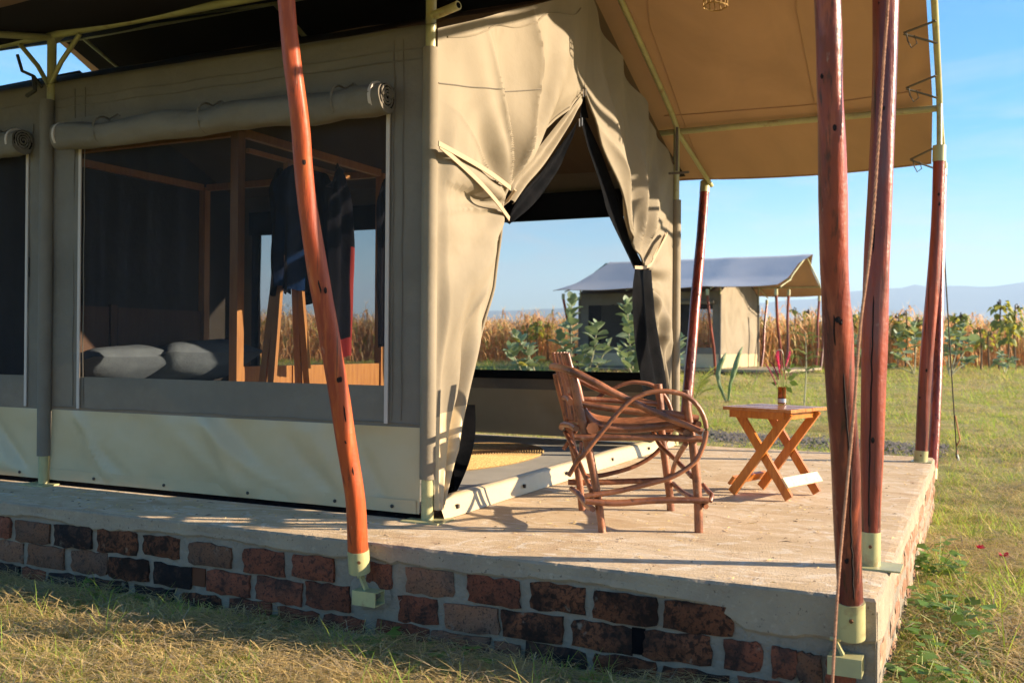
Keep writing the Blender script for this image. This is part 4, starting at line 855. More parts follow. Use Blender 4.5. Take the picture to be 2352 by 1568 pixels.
leaf_g = mat('green_leaf', (.10,.19,.03), [dict(c=(.16,.24,.05), s=5, d=4)], rough=.5, transl=((.25,.4,.05),.35), rnd=.25)
white_m = mat('white_bloom', (.75,.72,.62), rough=.8)
# a vase plane through its axis, facing the camera
def vp(u, v, dy=0.0): return atp(u, v, vq, CF)+CF*dy
fl = [('tall bright pink flower spike standing in the brown bottle', [(1797,905),(1792,850),(1788,815)], [(1791,858,5),(1789,840,12),(1786,822,13),(1787,805,6)], pink_m, .0),
      ('small bright pink flower at the right of the tall pink spike', [(1800,905),(1803,860),(1812,825)], [(1806,842,4),(1810,828,8),(1814,815,7),(1816,806,3)], pink_m, .01),
      ('magenta flower spike leaning furthest left from the bottle', [(1790,905),(1780,880),(1766,848)], [(1782,885,4),(1772,860,6),(1762,842,5),(1755,833,2)], mag_m, -.01),
      ('magenta flower spike in the middle left of the bottle bunch', [(1793,905),(1785,870),(1776,845)], [(1789,872,5),(1784,855,7),(1776,838,6),(1766,828,2)], mag_m, .01),
      ('short magenta flower spike at the right side of the bunch', [(1798,905),(1803,870),(1806,845)], [(1806,872,4),(1803,852,5),(1799,836,4),(1795,828,2)], mag_m, .015),
      ('pale plume curling over the top of the bottle bunch', [(1796,905),(1800,840),(1797,812)], [(1799,815,3),(1795,805,5),(1789,803,4),(1782,807,3)], white_m, -.005)]
for lab, st, hd, m, dy in fl:
    t = thing('flower', vp(*st[0],dy), lab, 'flower', 'flowers in the bottle vase')
    mb = MB(); mb.tube(smooth([vp(1796+(st[0][0]-1796)*.3,926,dy)]+[vp(u,v,dy) for u,v in st],4), .0025, 5); part('stem', mb, stem_m, t)
    mb = MB(); pts = smooth([vp(u,v,dy) for u,v,w in hd],5); rd = np.interp(np.linspace(0,1,len(pts)), np.linspace(0,1,len(hd)), [w/2*vq_d/FPX for *_,w in hd] if False else [w/2*(vq-CAM).dot(CF)/FPX for *_,w in hd])
    for i in range(len(pts)-1):
        for k in range(22):
            a = random.uniform(0,6.28); q = pts[i].lerp(pts[i+1],random.random()); e = Vector((math.cos(a),math.sin(a),random.uniform(-.2,.9))).normalized()*rd[i]
            s = e.cross(Vector((0,0,1))).normalized()*rd[i]*.30; mb.add([q-s*.4, q+e*.7-s, q+e*random.uniform(.9,1.4), q+e*.7+s], [(0,1,2,3)])
    mb.tube(pts, list(rd*.40), 6); part('bloom', mb, m, t)
t = thing('leaf_sprig', vp(1800,900), 'green leafy sprig among the flowers in the bottle', 'sprig')
mb = MB(); mb.tube(smooth([vp(1798,922),vp(1806,880),vp(1816,840),vp(1822,815)],4), .0025, 5); part('stem', mb, stem_m, t)
mb = MB()
for (u, v, L, a) in ((1818,868,16,.3),(1824,880,17,-.3),(1815,895,15,-.8),(1820,840,12,.8),(1810,850,11,.2),(1826,860,12,.0),(1778,880,12,2.9),(1822,818,11,1.0),(1807,890,12,-.4)):
    p = vp(u,v,random.uniform(-.02,.02)); L *= (vq-CAM).dot(CF)/FPX; d = CR*math.cos(a)+CU*math.sin(a)+CF*random.uniform(-.3,.3); s = (CU*math.cos(a)-CR*math.sin(a))*.42*L
    mb.add([p-d*L*.6, p-d*L*.1-s, p+d*L*.7, p-d*L*.1+s], [(0,1,2),(0,2,3)])
part('foliage', mb, leaf_g, t)

# ------------------------------------------------------------------ woven lampshade under the roof
lq = at(1643,-2,1,2.2)
lamp = thing('woven_lampshade', lq, 'small woven lampshade hanging under the veranda roof', 'lampshade')
mb = MB(); rr = .088
for k in range(14):
    a = 2*math.pi*k/14
    mb.tube([lq+Vector((math.cos(a+f*.5)*rr*(1-.35*f*f), math.sin(a+f*.5)*rr*(1-.35*f*f), -.05+.22*f)) for f in (0,.33,.66,1)], .004, 5)
for z, q in ((-.055,1),(.03,.98),(.1,.86),(.17,.66)): mb.tube([lq+Vector((math.cos(a)*rr*q, math.sin(a)*rr*q, z+.004*math.sin(a*3))) for a in [i*math.pi/10 for i in range(21)]], .006, 5, False)
part('shade', mb, sisal_m, lamp)
mb = MB(); mb.tube([lq+Vector((0,0,.17)), Vector((lq.x,lq.y,4.15))], .004, 5); part('cord', mb, cord_m, lamp)

# ------------------------------------------------------------------ posts of the distant tent
def far_post(x0, y0, z0, x1, y1, z1, lab, grp):
    a, b = farp(x0,y0,z0), farp(x1,y1,z1); t = thing('wooden_post', a, lab, 'post', grp)
    mb = MB(); mb.tube([a, a.lerp(b,.33)+Vector((.03,0,0)), a.lerp(b,.66)-Vector((.02,0,0)), b], .05, 8, wob=.1); part('pole', mb, maroon_m, t, True)
    mb = MB(); mb.tube([b-Vector((0,0,.05)), b+Vector((0,0,.16))], .06, 8); part('metal_cap', mb, paint_m, t, True)
far_post(.08,-.74,-.2,-.05,-1.3,2.65, 'thin dark red post before the window of the distant tent', 'posts of the distant tent')
far_post(2.39,-.74,-.2,2.35,-1.3,2.6, 'post leaning out at the near front corner of the distant veranda', 'posts of the distant tent')
far_post(2.4,-.05,0,2.45,0,2.65, 'upright post at the near front corner of the distant veranda', 'posts of the distant tent')
far_post(2.38,4.6,0,2.48,4.7,2.65, 'upright post at the far front corner of the distant veranda', 'posts of the distant tent')
far_post(2.45,5.05,-.2,2.45,6.1,2.6, 'post leaning out at the far front corner of the distant veranda', 'posts of the distant tent')
far_post(.1,5.05,-.2,.05,6.1,2.6, 'short-looking post behind the lit front wall of the distant tent', 'posts of the distant tent')
far_post(-5.3,-.74,-.2,-5.7,-1.3,2.6, 'leaning post at the left end of the distant tent', 'posts of the distant tent')

# ------------------------------------------------------------------ vegetation
hide = bpy.data.collections.new('plant_variants')      # not linked to the scene: only a source of instances
def variant(name, mb, m, sm=False):
    o = bpy.data.objects.new(name, mesh_of(name, mb, m, sm)); hide_c = bpy.data.collections.new(name); return o
def scatter(name, label, protos, P, rot, scl, idx):
    """one stuff object: plants of a few kinds set out on the given points"""
    c = bpy.data.collections.new(name+'_variants')
    for i, o in enumerate(protos): o.name = '%s_%02d' % (name+'_variant', i); c.objects.link(o)
    me = bpy.data.meshes.new(name); me.vertices.add(len(P)); me.vertices.foreach_set('co', np.asarray(P, np.float32).ravel())
    a = me.attributes.new('rot','FLOAT_VECTOR','POINT'); a.data.foreach_set('vector', np.asarray(rot, np.float32).ravel())
    a = me.attributes.new('scl','FLOAT','POINT'); a.data.foreach_set('value', np.asarray(scl, np.float32))
    a = me.attributes.new('idx','INT','POINT'); a.data.foreach_set('value', np.asarray(idx, np.int32))
    o = bpy.data.objects.new(name, me); COL.objects.link(o)
    ng = bpy.data.node_groups.new(name, 'GeometryNodeTree'); ng.interface.new_socket('Geometry', in_out='INPUT', socket_type='NodeSocketGeometry'); ng.interface.new_socket('Geometry', in_out='OUTPUT', socket_type='NodeSocketGeometry')
    N, L = ng.nodes, ng.links; gi = N.new('NodeGroupInput'); go = N.new('NodeGroupOutput'); ip = N.new('GeometryNodeInstanceOnPoints'); ci = N.new('GeometryNodeCollectionInfo')
    ci.inputs['Collection'].default_value = c; ci.inputs['Separate Children'].default_value = True; ci.inputs['Reset Children'].default_value = True
    ip.inputs['Pick Instance'].default_value = True
    def attr(nm, ty):
        n = N.new('GeometryNodeInputNamedAttribute'); n.data_type = ty; n.inputs['Name'].default_value = nm; return n.outputs['Attribute']
    L.new(gi.outputs[0], ip.inputs['Points']); L.new(ci.outputs[0], ip.inputs['Instance']); L.new(attr('idx','INT'), ip.inputs['Instance Index'])
    L.new(attr('rot','FLOAT_VECTOR'), ip.inputs['Rotation']); L.new(attr('scl','FLOAT'), ip.inputs['Scale']); L.new(ip.outputs[0], go.inputs[0])
    md = o.modifiers.new('scatter','NODES'); md.node_group = ng
    return tag(o, label, None, None, 'stuff')
def blade(mb, p, d, L, w, bend, m=0, seg=3):
    """one curved grass blade from p, heading d"""
    d = Vector(d); side = Vector((-d.y,d.x,0)); side = side.normalized() if side.length > 1e-4 else Vector((1,0,0))
    up = Vector((0,0,1)); vs = []; q = Vector(p); dirv = (d*.35+up*.95).normalized(); st = L/seg
    for i in range(seg+1):
        ww = w*(1-i/seg)**.7*.5
        if i < seg: vs += [q-side*ww, q+side*ww]
        else: vs.append(q.copy())
        dirv = (dirv+(d*.9-up*.55)*bend/seg*1.6).normalized(); q = q+dirv*st
    fs = [(2*i,2*i+1,2*i+3,2*i+2) for i in range(seg-1)] + [(2*seg-2,2*seg-1,2*seg)]
    mb.add(vs, fs, m)
gA = mat('green_grass', (.18,.29,.04), [dict(c=(.30,.37,.06), s=9, d=3)], rough=.6, transl=((.40,.52,.07),.45), rnd=.35, spec=.25)
gB = mat('yellow_grass', (.54,.50,.11), [dict(c=(.32,.36,.065), s=9, d=3)], rough=.65, transl=((.60,.54,.12),.42), rnd=.3, spec=.25)
gC = mat('straw', (.70,.52,.22), [dict(c=(.56,.40,.16), s=9, d=3), dict(c=(.66,.51,.26), s=14, d=3, lo=.55, hi=.7)], rough=.6, transl=((.66,.48,.19),.35), rnd=.3, spec=.3)
gD = mat('grey_straw', (.36,.28,.17), [dict(c=(.26,.2,.12), s=9, d=3)], rough=.7, rnd=.3, spec=.2)
def clump(seed, n, h, w, rad, mats, mw, bend=(.3,1.2), flat=0.0):
    rnd = random.Random(seed); mb = MB()
    for i in range(n):
        a = rnd.uniform(0,6.283); r = rad*math.sqrt(rnd.random()); b = rnd.uniform(0,6.283)
        k = rnd.choices(range(len(mw)), mw)[0]; L = h*rnd.uniform(.5,1.15)
        blade(mb, (r*math.cos(a),r*math.sin(a),-.01), (math.cos(b),math.sin(b),0), L, w*rnd.uniform(.7,1.3), rnd.uniform(*bend), k)
    for i in range(int(flat*n)):                          # cut stems lying about
        a = rnd.uniform(0,6.283); r = rad*1.3*math.sqrt(rnd.random()); b = rnd.uniform(0,6.283); L = h*rnd.uniform(.8,2.2); z = rnd.uniform(.004,.045)
        p = Vector((r*math.cos(a),r*math.sin(a),z)); d = Vector((math.cos(b),math.sin(b),rnd.uniform(-.12,.16))); s = Vector((-d.y,d.x,0))*w*.38
        c = Vector((-d.y,d.x,0))*rnd.uniform(-.25,.25)*L; e = Vector((0,0,rnd.uniform(0,.02)))
        mb.add([p-s,p+s,p+d*L*.5+c*.4+s+e,p+d*L*.5+c*.4-s+e,p+d*L+c*.2], [(0,1,2,3),(3,2,4)], rnd.choice((2,2,3)))
    return variant('clump', mb, [gA,gB,gC,gD])
gp = [clump(1,24,.10,.0055,.075,None,(6,3,1,0)), clump(2,24,.085,.0050,.08,None,(4,4,2,0)), clump(3,16,.09,.0036,.08,None,(2,3,5,1),flat=.8), clump(4,12,.08,.0032,.09,None,(0,2,5,3),flat=1.6),
      clump(5,30,.06,.0052,.08,None,(6,4,1,0)), clump(6,9,.19,.0050,.05,None,(4,4,3,0),bend=(.15,.8)), clump(7,10,.07,.003,.10,None,(0,1,5,2),flat=2.4), clump(8,24,.06,.004,.09,None,(2,5,3,0),flat=.3)]
def in_plinth(x, y, g=.02): return XL-.1 < x < XR+g and YF-g < y < YB+g
def scatter_grass():
    P=[];R=[];S=[];I=[]
    def put(x, y, s, i, tilt=.15): P.append((x,y,ground_z(x,y)-.004)); R.append((random.uniform(-tilt,tilt),random.uniform(-tilt,tilt),random.uniform(0,6.283))); S.append(s); I.append(i)
    def kind(x, y, shade=0):
        n = mnoise.noise((x*.8,y*.8,1))*.75+mnoise.noise((x*2.7,y*2.7,5))*.5; q = n+random.gauss(0,.22)-(.16 if y < -.7 and x < 2.4 else 0)
        if q > .04: return random.choice((0,0,4,1,5))
        if q > -.2: return random.choice((1,4,7,7,2))
        if q > -.45: return random.choice((2,3,7,6))
        return random.choice((3,6,6,2))
    bands = [(3.3,5.2,500),(5.2,7.5,280),(7.5,11,105),(11,17,34),(17,26,12),(26,47,4.5)]
    for r0_, r1_, den in bands:
        l0, l1 = -.62*r1_, .60*r1_; n = int((r1_-r0_)*(l1-l0)*den*.55) if r0_ < 7 else int((r1_-r0_)*(l1-l0)*den)
        for _ in range(n):
            r = math.sqrt(random.uniform(r0_**2, r1_**2)); la = random.uniform(-.57*r-.3,.57*r+.3); p = polar(1176+la/r*FPX, r); x, y = p.x, p.y
            if in_plinth(x,y): continue
            if r > 7 and XL < x < XR and y > YB and y < 5.4: continue
            if 9.0 < y < 10.9 and -1.6 < x < 2.35 and random.random() < .8: continue
            q = farp(0,0); 
            if r > 27 and -6.0 < x-FO.x < 2.7 and -.6 < y-FO.y < 5.2: continue
            g = 1.0 if r < 7.5 else (1.2 if r < 11 else (1.5 if r < 17 else (2.0 if r < 26 else 2.7)))
            hs = 1.0+.5*sst(.15,.5,mnoise.noise((x*.45,y*.45,9)))
            put(x, y, g*hs*random.uniform(.7,1.25), kind(x,y))
    scatter('grass', None, gp, P, R, S, I)
scatter_grass()
# straw raked up against the wall foot
def straw_bank():
    mb = MB(); rnd = random.Random(5)
    for _ in range(11000):
        u = rnd.random(); x = -3.4+6.0*u; y = YF-.03-abs(rnd.gauss(0,.75)); 
        if rnd.random() < .30: x = rnd.uniform(2.5,4.2); y = rnd.uniform(-1.6,4.0); 
        z = ground_z(x,y)+rnd.uniform(.01,.075)*(1 if mnoise.noise((x*2,y*2,4)) > -.15 else .3); b = rnd.gauss(.2,.7)+(math.pi if rnd.random() < .5 else 0); L = rnd.uniform(.06,.28); w = rnd.uniform(.0014,.0030)
        d = Vector((math.cos(b),math.sin(b),rnd.gauss(0,.14))); s = Vector((-d.y,d.x,0)).normalized()*w; c = Vector((-d.y,d.x,.3))*rnd.gauss(0,.14)*L; p = Vector((x,y,z))
        if p.y+d.y*L > YF-.012 and p.x < XR+.02: d.y = -abs(d.y)
        mb.add([p-s,p+s,p+d*L*.5+c+s,p+d*L*.5+c-s,p+d*L], [(0,1,2,3),(3,2,4)], rnd.choice((0,0,0,1)))
    tag(part('cut_straw', mb, [gC,gD]), kind='stuff')
straw_bank()
# chaff and grit lying on the slab
def chaff():
    mb = MB(); rnd = random.Random(15)
    for _ in range(620):
        x = rnd.uniform(-3.2,2.42) if rnd.random() < .4 else rnd.uniform(.3,2.42); y = rnd.uniform(-.62,-.06) if x < .1 else rnd.uniform(-.62,4.8); b = rnd.uniform(0,3.14); L = rnd.uniform(.006,.035)*(2.0 if rnd.random() < .10 else 1); w = rnd.uniform(.001,.003); d = Vector((math.cos(b),math.sin(b),0)); s_ = Vector((-d.y,d.x,0))*w; p = Vector((x,y,.004))
        mb.add([p-s_,p+s_,p+d*L*.5+s_*1.6+Vector((0,0,.004)),p+d*L],[(0,1,2),(0,2,3)], rnd.choice((0,0,1,2)))
    tag(part('chaff', mb, [gC,gD,sund0_m]), kind='stuff')
sund0_m = mat('dark_grit', (.09,.065,.045), rough=.9)
chaff()
# leafy weeds by the wall and along the right-hand side
def weed(x, y, h, n, seed, lab, grp=None):
    rnd = random.Random(seed); z = ground_z(x,y); t = thing('weed', (x,y,z), lab, 'weed', grp); mb = MB(); ms = MB()
    for k in range(n):
        a = rnd.uniform(0,6.28); r = rnd.uniform(.03,.26); top = Vector((x+r*math.cos(a),y+r*math.sin(a)*1.2,z+.6*h*rnd.uniform(.25,.9))); top.x = max(top.x, XR+.04) if x > XR else top.x
        ms.tube([(x+.02*math.cos(a),y+.02*math.sin(a),z),(x+.5*r*math.cos(a),y+.5*r*math.sin(a),z+.6*(top.z-z)),top], .0025, 4)
        for j in range(7):
            b = a+rnd.uniform(-2.4,2.4); L = rnd.uniform(.045,.095); d = Vector((math.cos(b),math.sin(b),rnd.uniform(-.5,.4))).normalized(); s = d.cross(Vector((0,0,1))).normalized()*L*.42; q = top-Vector((rnd.uniform(-.03,.03),rnd.uniform(-.03,.03),j*.018))
            mb.add([q, q+d*L*.45-s, q+d*L, q+d*L*.45+s], [(0,1,2),(0,2,3)])
    part('foliage', mb, leaf_g, t); part('stem', ms, stem_m, t)
wl_ = [(200,1395,.10,'green weed at the left end of the brick wall foot'),(330,1330,.12,'low weed growing just left of the vent hole in the wall'),(700,1405,.10,'green weed left of the wall bracket'),(885,1470,.12,'bright weed growing below the cement patch'),(945,1475,.09,'small weed just right of the bright weed below the cement patch'),(1075,1500,.13,'dark weed in the shade at the middle of the wall foot'),(1480,1560,.10,'weed at the wall foot near the bottom edge, below the narrow dark hole')]
for i, (u, v, h, lab) in enumerate(wl_):
    p = at(u,v,2,-.44); y = min(p.y, YF-.05); weed(p.x, y, h, 10, 40+i, lab)
for i, (x, y, h, lab) in enumerate([(2.62,-.35,.24,'leafy creeper climbing at the sunlit corner of the plinth'),(2.66,.1,.22,'leafy weed a little behind the plinth corner'),(2.70,.62,.30,'broad leafy weed on the sunlit side of the plinth'),(2.64,1.15,.26,'weed midway along the sunlit side of the plinth'),(2.60,2.1,.40,'tall thin weed against the far part of the sunlit plinth side'),(3.25,-.55,.16,'low leafy weed out on the lawn by the lower right corner'),(3.05,.35,.14,'low weed in the lawn, right of the broad leafy one')]): weed(x, y, h, 16, 70+i, lab)
for lab, u, v in (('crimson fallen blossom on the grass, the nearer to the plinth',2252,1262),('dark red fallen blossom farther right on the grass',2306,1282)):
    p = at(u,v,2,-.44); p.z = ground_z(p.x,p.y)+.045; mb = MB(); rnd = random.Random(u)
    for k in range(16):
        a = rnd.uniform(0,6.28); d = Vector((math.cos(a),math.sin(a),rnd.uniform(.1,.8)))*.038; s = d.cross(Vector((0,0,1))).normalized()*.016; mb.add([p,p+d*.6-s,p+d,p+d*.6+s],[(0,1,2,3)])
    tag(part('fallen_blossom', mb, mat('crimson_petal', (.50,.02,.06), rough=.7, transl=((.6,.02,.06),.3))), lab, 'blossom')
# gravel strip behind the platform
def gravel():
    mb = MB(); rnd = random.Random(3)
    for _ in range(2600):
        x = rnd.uniform(-1.7,2.45); y = 9.9+rnd.gauss(0,.42); r = rnd.uniform(.012,.035); z = ground_z(x,y)+.012+.05*max(0,1-abs(y-9.9)/.7)*rnd.random(); c = Vector((x,y,z))
        mb.add([c+Vector((r*rnd.uniform(.7,1.2),0,0)),c+Vector((-r*.3,r,0)),c+Vector((-r*.4,-r*rnd.uniform(.7,1.1),0)),c+Vector((0,0,r*.9))],[(0,1,3),(1,2,3),(2,0,3)])
    tag(part('gravel', mb, mat('dark_gravel', (.09,.085,.085), [dict(c=(.16,.14,.13), s=30, d=2)], rough=.8, wpos=True)), kind='stuff')
gravel()

# ------------------------------------------------------------------ big-leaved shrubs (each leaf its own piece)
calo_m = mat('grey_green_leaf', (.25,.32,.19), [dict(c=(.32,.38,.26), s=6, d=4), dict(c=(.19,.27,.13), s=3, d=3, lo=.5, hi=.7)], rough=.55, transl=((.28,.36,.14),.28), rnd=.28, spec=.35)
calo_y = mat('yellowed_leaf', (.45,.40,.08), rough=.6, transl=((.5,.45,.08),.35))
calo_s = mat('pale_stem', (.36,.34,.22), rough=.8)
def leaf_mesh(mt, fold, curl):
    mb = MB(); rows = [(0,.06),(.15,.30),(.4,.46),(.68,.44),(.9,.22),(1.0,.02)]
    for t, w in rows: z = curl*t*t; mb.v += [(t,-w*.74,z+fold*w),(t,0,z),(t,w*.74,z+fold*w)]
    for i in range(len(rows)-1): mb.f += [(3*i,3*i+1,3*i+4,3*i+3),(3*i+1,3*i+2,3*i+5,3*i+4)]; mb.mi += [0,0]
    return mesh_of('leaf', mb, mt, True)
LEAF = [leaf_mesh(calo_m,.25,-.10), leaf_mesh(calo_m,.12,.10), leaf_mesh(calo_m,.35,-.25)]; LEAFY = leaf_mesh(calo_y,.2,-.1)
def shrub(u, r, stems, lab, L=.27, seed=0, yl=0):
    """stems: (u, v) tips in the picture at the shrub's own distance"""
    rnd = random.Random(seed); b = polar(u, r); b.z = ground_z(b.x,b.y); t = thing('milkweed_shrub', b, lab, 'shrub', 'big-leaved grey-green shrubs'); c = 0
    n = Vector((CF.x,CF.y,0)).normalized()
    for (su, sv, dz, frac) in stems:
        tip = atp(su, sv, b+n*dz, n); mid = b.lerp(tip,.5)+Vector((rnd.uniform(-.1,.1),rnd.uniform(-.1,.1),.1)); path = smooth([b,mid,tip],8)
        mb = MB(); mb.tube(path, list(np.linspace(.028,.010,len(path))), 6); part('stem', mb, calo_s, t, True)
        nn = len(path); k0 = int(nn*(1-frac)); az = rnd.uniform(0,3)
        steps = max(5, int((path[-1]-path[k0]).length/.095))
        for i in range(steps+1):
            f = k0+(nn-1-k0)*i/steps; p = path[int(f)].lerp(path[min(int(f)+1,nn-1)], f-int(f)); az += math.pi/2+rnd.uniform(-.25,.25); sc = L*1.22*(1.0 if i < steps-1 else .62)*rnd.uniform(.75,1.1); el = (.15+.75*i/steps)+rnd.uniform(-.2,.2)
            for s in (0, math.pi):
                piece('leaf', LEAFY if rnd.random() < yl else rnd.choice(LEAF), t, p, (rnd.uniform(-.6,.6), -el+rnd.uniform(-.4,.35), az+s+rnd.uniform(-.45,.45)), (sc*rnd.uniform(.7,1.1),sc*rnd.uniform(.75,1.15),sc))
    return t
shrub(1320, 20, [(1314,690,0,.62),(1372,745,-.3,.55),(1282,770,.2,.5),(1345,800,-.2,.5),(1400,790,.1,.5)], 'tallest big-leaved shrub seen through the back window of the near tent', .27, 1)
shrub(1240, 21, [(1182,768,0,.5),(1215,800,.2,.5),(1170,800,-.2,.4)], 'low big-leaved shrub at the left in the back window', .28, 2, .08)
shrub(1470, 19, [(1440,700,0,.65),(1462,740,.3,.55),(1422,805,-.2,.45),(1490,800,.1,.4)], 'big-leaved shrub at the right edge of the back window beside the black door flap', .27, 3)
shrub(1556, 18, [(1558,775,0,.32),(1550,822,.2,.25)], 'small shrub with few leaves between the tent corner and the leaning post', .25, 4)
shrub(2182, 34, [(2212,752,0,.5),(2235,775,.4,.45),(2180,765,-.4,.5),(2160,800,.2,.4),(2225,832,.2,.2)], 'big-leaved shrub at the field edge right of the far corner posts', .36, 5, .04)
shrub(2100, 36, [(2098,748,0,.5),(2062,770,.3,.5),(2060,822,-.2,.3),(2036,845,.2,.2)], 'big-leaved shrub left of the far corner posts at the field edge', .36, 6, .08)
shrub(1962, 37, [(1958,772,0,.5),(1972,808,.3,.4)], 'big-leaved shrub showing between the two front red posts', .34, 7)
shrub(2310, 38, [(2300,812,0,.5),(2325,826,.3,.5),(2285,835,.1,.4)], 'low big-leaved shrub before the field at the right edge', .32, 8)
# yellow-green fan seedlings
def palm(u, v, r, h, seed, lab):
    rnd = random.Random(seed); p = polar(u, r); p.z = ground_z(p.x,p.y); t = thing('young_palm', p, lab, 'palm')
    m = mat('palm_leaf', (.30,.31,.05), [dict(c=(.22,.28,.05), s=3)], rough=.5, transl=((.45,.45,.06),.35))
    for k in range(11):
        a = rnd.uniform(0,6.28); el = rnd.uniform(.5,1.3); d = Vector((math.cos(a)*math.cos(el),math.sin(a)*math.cos(el),math.sin(el))); mb = MB(); L = h*rnd.uniform(.8,1.15)
        rib = smooth([p, p+d*L*.6, p+d*L+Vector((math.cos(a),math.sin(a),-.5))*L*.18], 6); mb.tube(rib, [.008]*len(rib), 4)
        for i in range(3, len(rib)):
            for s in (-1,1):
                sd = d.cross(Vector((0,0,1))).normalized()*s; q = rib[i]; e = (sd*.8+d*.7+Vector((0,0,-.1))).normalized()*L*.30; w = d*.014; mb.add([q-w,q+w,q+e],[(0,1,2)])
        part('frond', mb, m, t)
palm(1598, 905, 23, .75, 1, 'yellow-green young palm at the foot of the leaning post beyond the chair')
palm(1492, 890, 21, .70, 2, 'yellow-green young palm low in the right part of the back window')
palm(1262, 890, 22, .6, 3, 'yellow-green young palm low in the left part of the back window')
# young banana with two rolled leaves
bp = polar(1664, 22); bp.z = ground_z(bp.x,bp.y); ban = thing('banana_seedling', bp, 'young banana plant with two tall rolled leaves on the lawn before the distant tent', 'plant')
ban_m = mat('banana_leaf', (.27,.33,.19), [dict(c=(.14,.22,.09), s=5, d=3, st=(1,1,.2))], rough=.5, transl=((.3,.4,.12),.25)); n = Vector((CF.x,CF.y,0)).normalized()
for pts, rd in (([(1668,925),(1652,880),(1650,850),(1660,825),(1668,810)],[.02,.045,.065,.055,.01]),([(1672,925),(1678,880),(1688,845),(1698,812),(1706,796)],[.02,.04,.065,.045,.008])):
    mb = MB(); q = smooth([atp(u,v,bp,n) for u,v in pts],5); rr = np.interp(np.linspace(0,1,len(q)),np.linspace(0,1,5),rd); mb.tube(q, list(rr), 7, wob=.3); part('leaf', mb, ban_m, ban, True)
mb = MB()
for k in range(60):
    a = random.uniform(0,6.28); L = random.uniform(.15,.4); blade(mb, bp+Vector((math.cos(a)*.06,math.sin(a)*.06,0)), (math.cos(a),math.sin(a),0), L, .02, 1.6)
part('dry_collar', mb, gC, ban)
# feathery sapling behind the table
sp = polar(1848, 21); sp.z = ground_z(sp.x,sp.y); sap = thing('sapling', sp, 'slender feathery sapling on the lawn behind the table', 'sapling')
top = atp(1850,765,sp,n); q = smooth([sp, sp.lerp(top,.5)+Vector((.03,0,0)), top],8); mb = MB(); mb.tube(q, list(np.linspace(.022,.006,len(q))), 6); part('trunk', mb, calo_s, sap, True)
mb = MB(); rnd = random.Random(8)
for k in range(26):
    f = rnd.uniform(.4,1); p = q[int(f*(len(q)-1))]; a = rnd.uniform(0,6.28); L = rnd.uniform(.25,.6)*(1.15-f*.4); d = Vector((math.cos(a),math.sin(a),.5)); rib = [p, p+d*L*.5, p+Vector((math.cos(a),math.sin(a),.15))*L]
    mb.tube(rib, .005, 3)
    for j in range(12):
        g = p.lerp(rib[2],(j+2)/14)+Vector((0,0,.1*L*math.sin(j/4))); 
        for s in (-1,1):
            e = Vector((-math.sin(a)*s,math.cos(a)*s,-.1))*.10; w = Vector((math.cos(a),math.sin(a),0))*.014; mb.add([g-w,g+e,g+w],[(0,1,2)])
part('foliage', mb, mat('feather_leaf', (.20,.27,.05), rough=.55, transl=((.35,.42,.07),.35)), sap)

# ------------------------------------------------------------------ the dry crop field
def stalk(seed, h, green):
    rnd = random.Random(seed); mb = MB(); lean = Vector((rnd.uniform(-.1,.1),rnd.uniform(-.1,.1),1))
    mb.tube([(0,0,0),lean*h*.5,lean*h+Vector((rnd.uniform(-.1,.1),0,0))], [.014,.012,.006], 4)
    for k in range(13):
        z = h*rnd.uniform(.15,.97); a = rnd.uniform(0,6.28); L = rnd.uniform(.35,.7); d = Vector((math.cos(a),math.sin(a),0)); s = Vector((-d.y,d.x,0))*rnd.uniform(.016,.028); p = lean*z; dr = rnd.uniform(.5,1.3)
        p1 = p+d*L*.35+Vector((0,0,L*.18)); p2 = p+d*L*.62+Vector((0,0,-L*.15*dr)); p3 = p+d*L*.68+Vector((0,0,-L*.75*dr)); m = 1 if rnd.random() < green else (0 if rnd.random() < .7 else 2)
        mb.add([p-s*.6,p+s*.6,p1+s,p1-s,p2+s,p2-s,p3],[(0,1,2,3),(3,2,4,5),(5,4,6)],m)
    for k in range(5):                                      # tassel
        a = rnd.uniform(0,6.28); e = lean*h; mb.add([e-Vector((.008,0,0)),e+Vector((.008,0,0)),e+Vector((math.cos(a)*.13,math.sin(a)*.13,rnd.uniform(.12,.28)))],[(0,1,2)],2)
    return variant('stalk', mb, [cropA,cropG,cropB])
cropA = mat('dry_maize', (.72,.42,.18), [dict(c=(.62,.33,.14), s=3)], rough=.7, transl=((.80,.46,.18),.42), rnd=.3); cropB = mat('pale_husk', (.78,.58,.32), rough=.7, rnd=.25, transl=((.8,.6,.3),.4)); cropG = mat('late_green_leaf', (.40,.40,.09), rough=.6, transl=((.3,.33,.06),.3), rnd=.3)
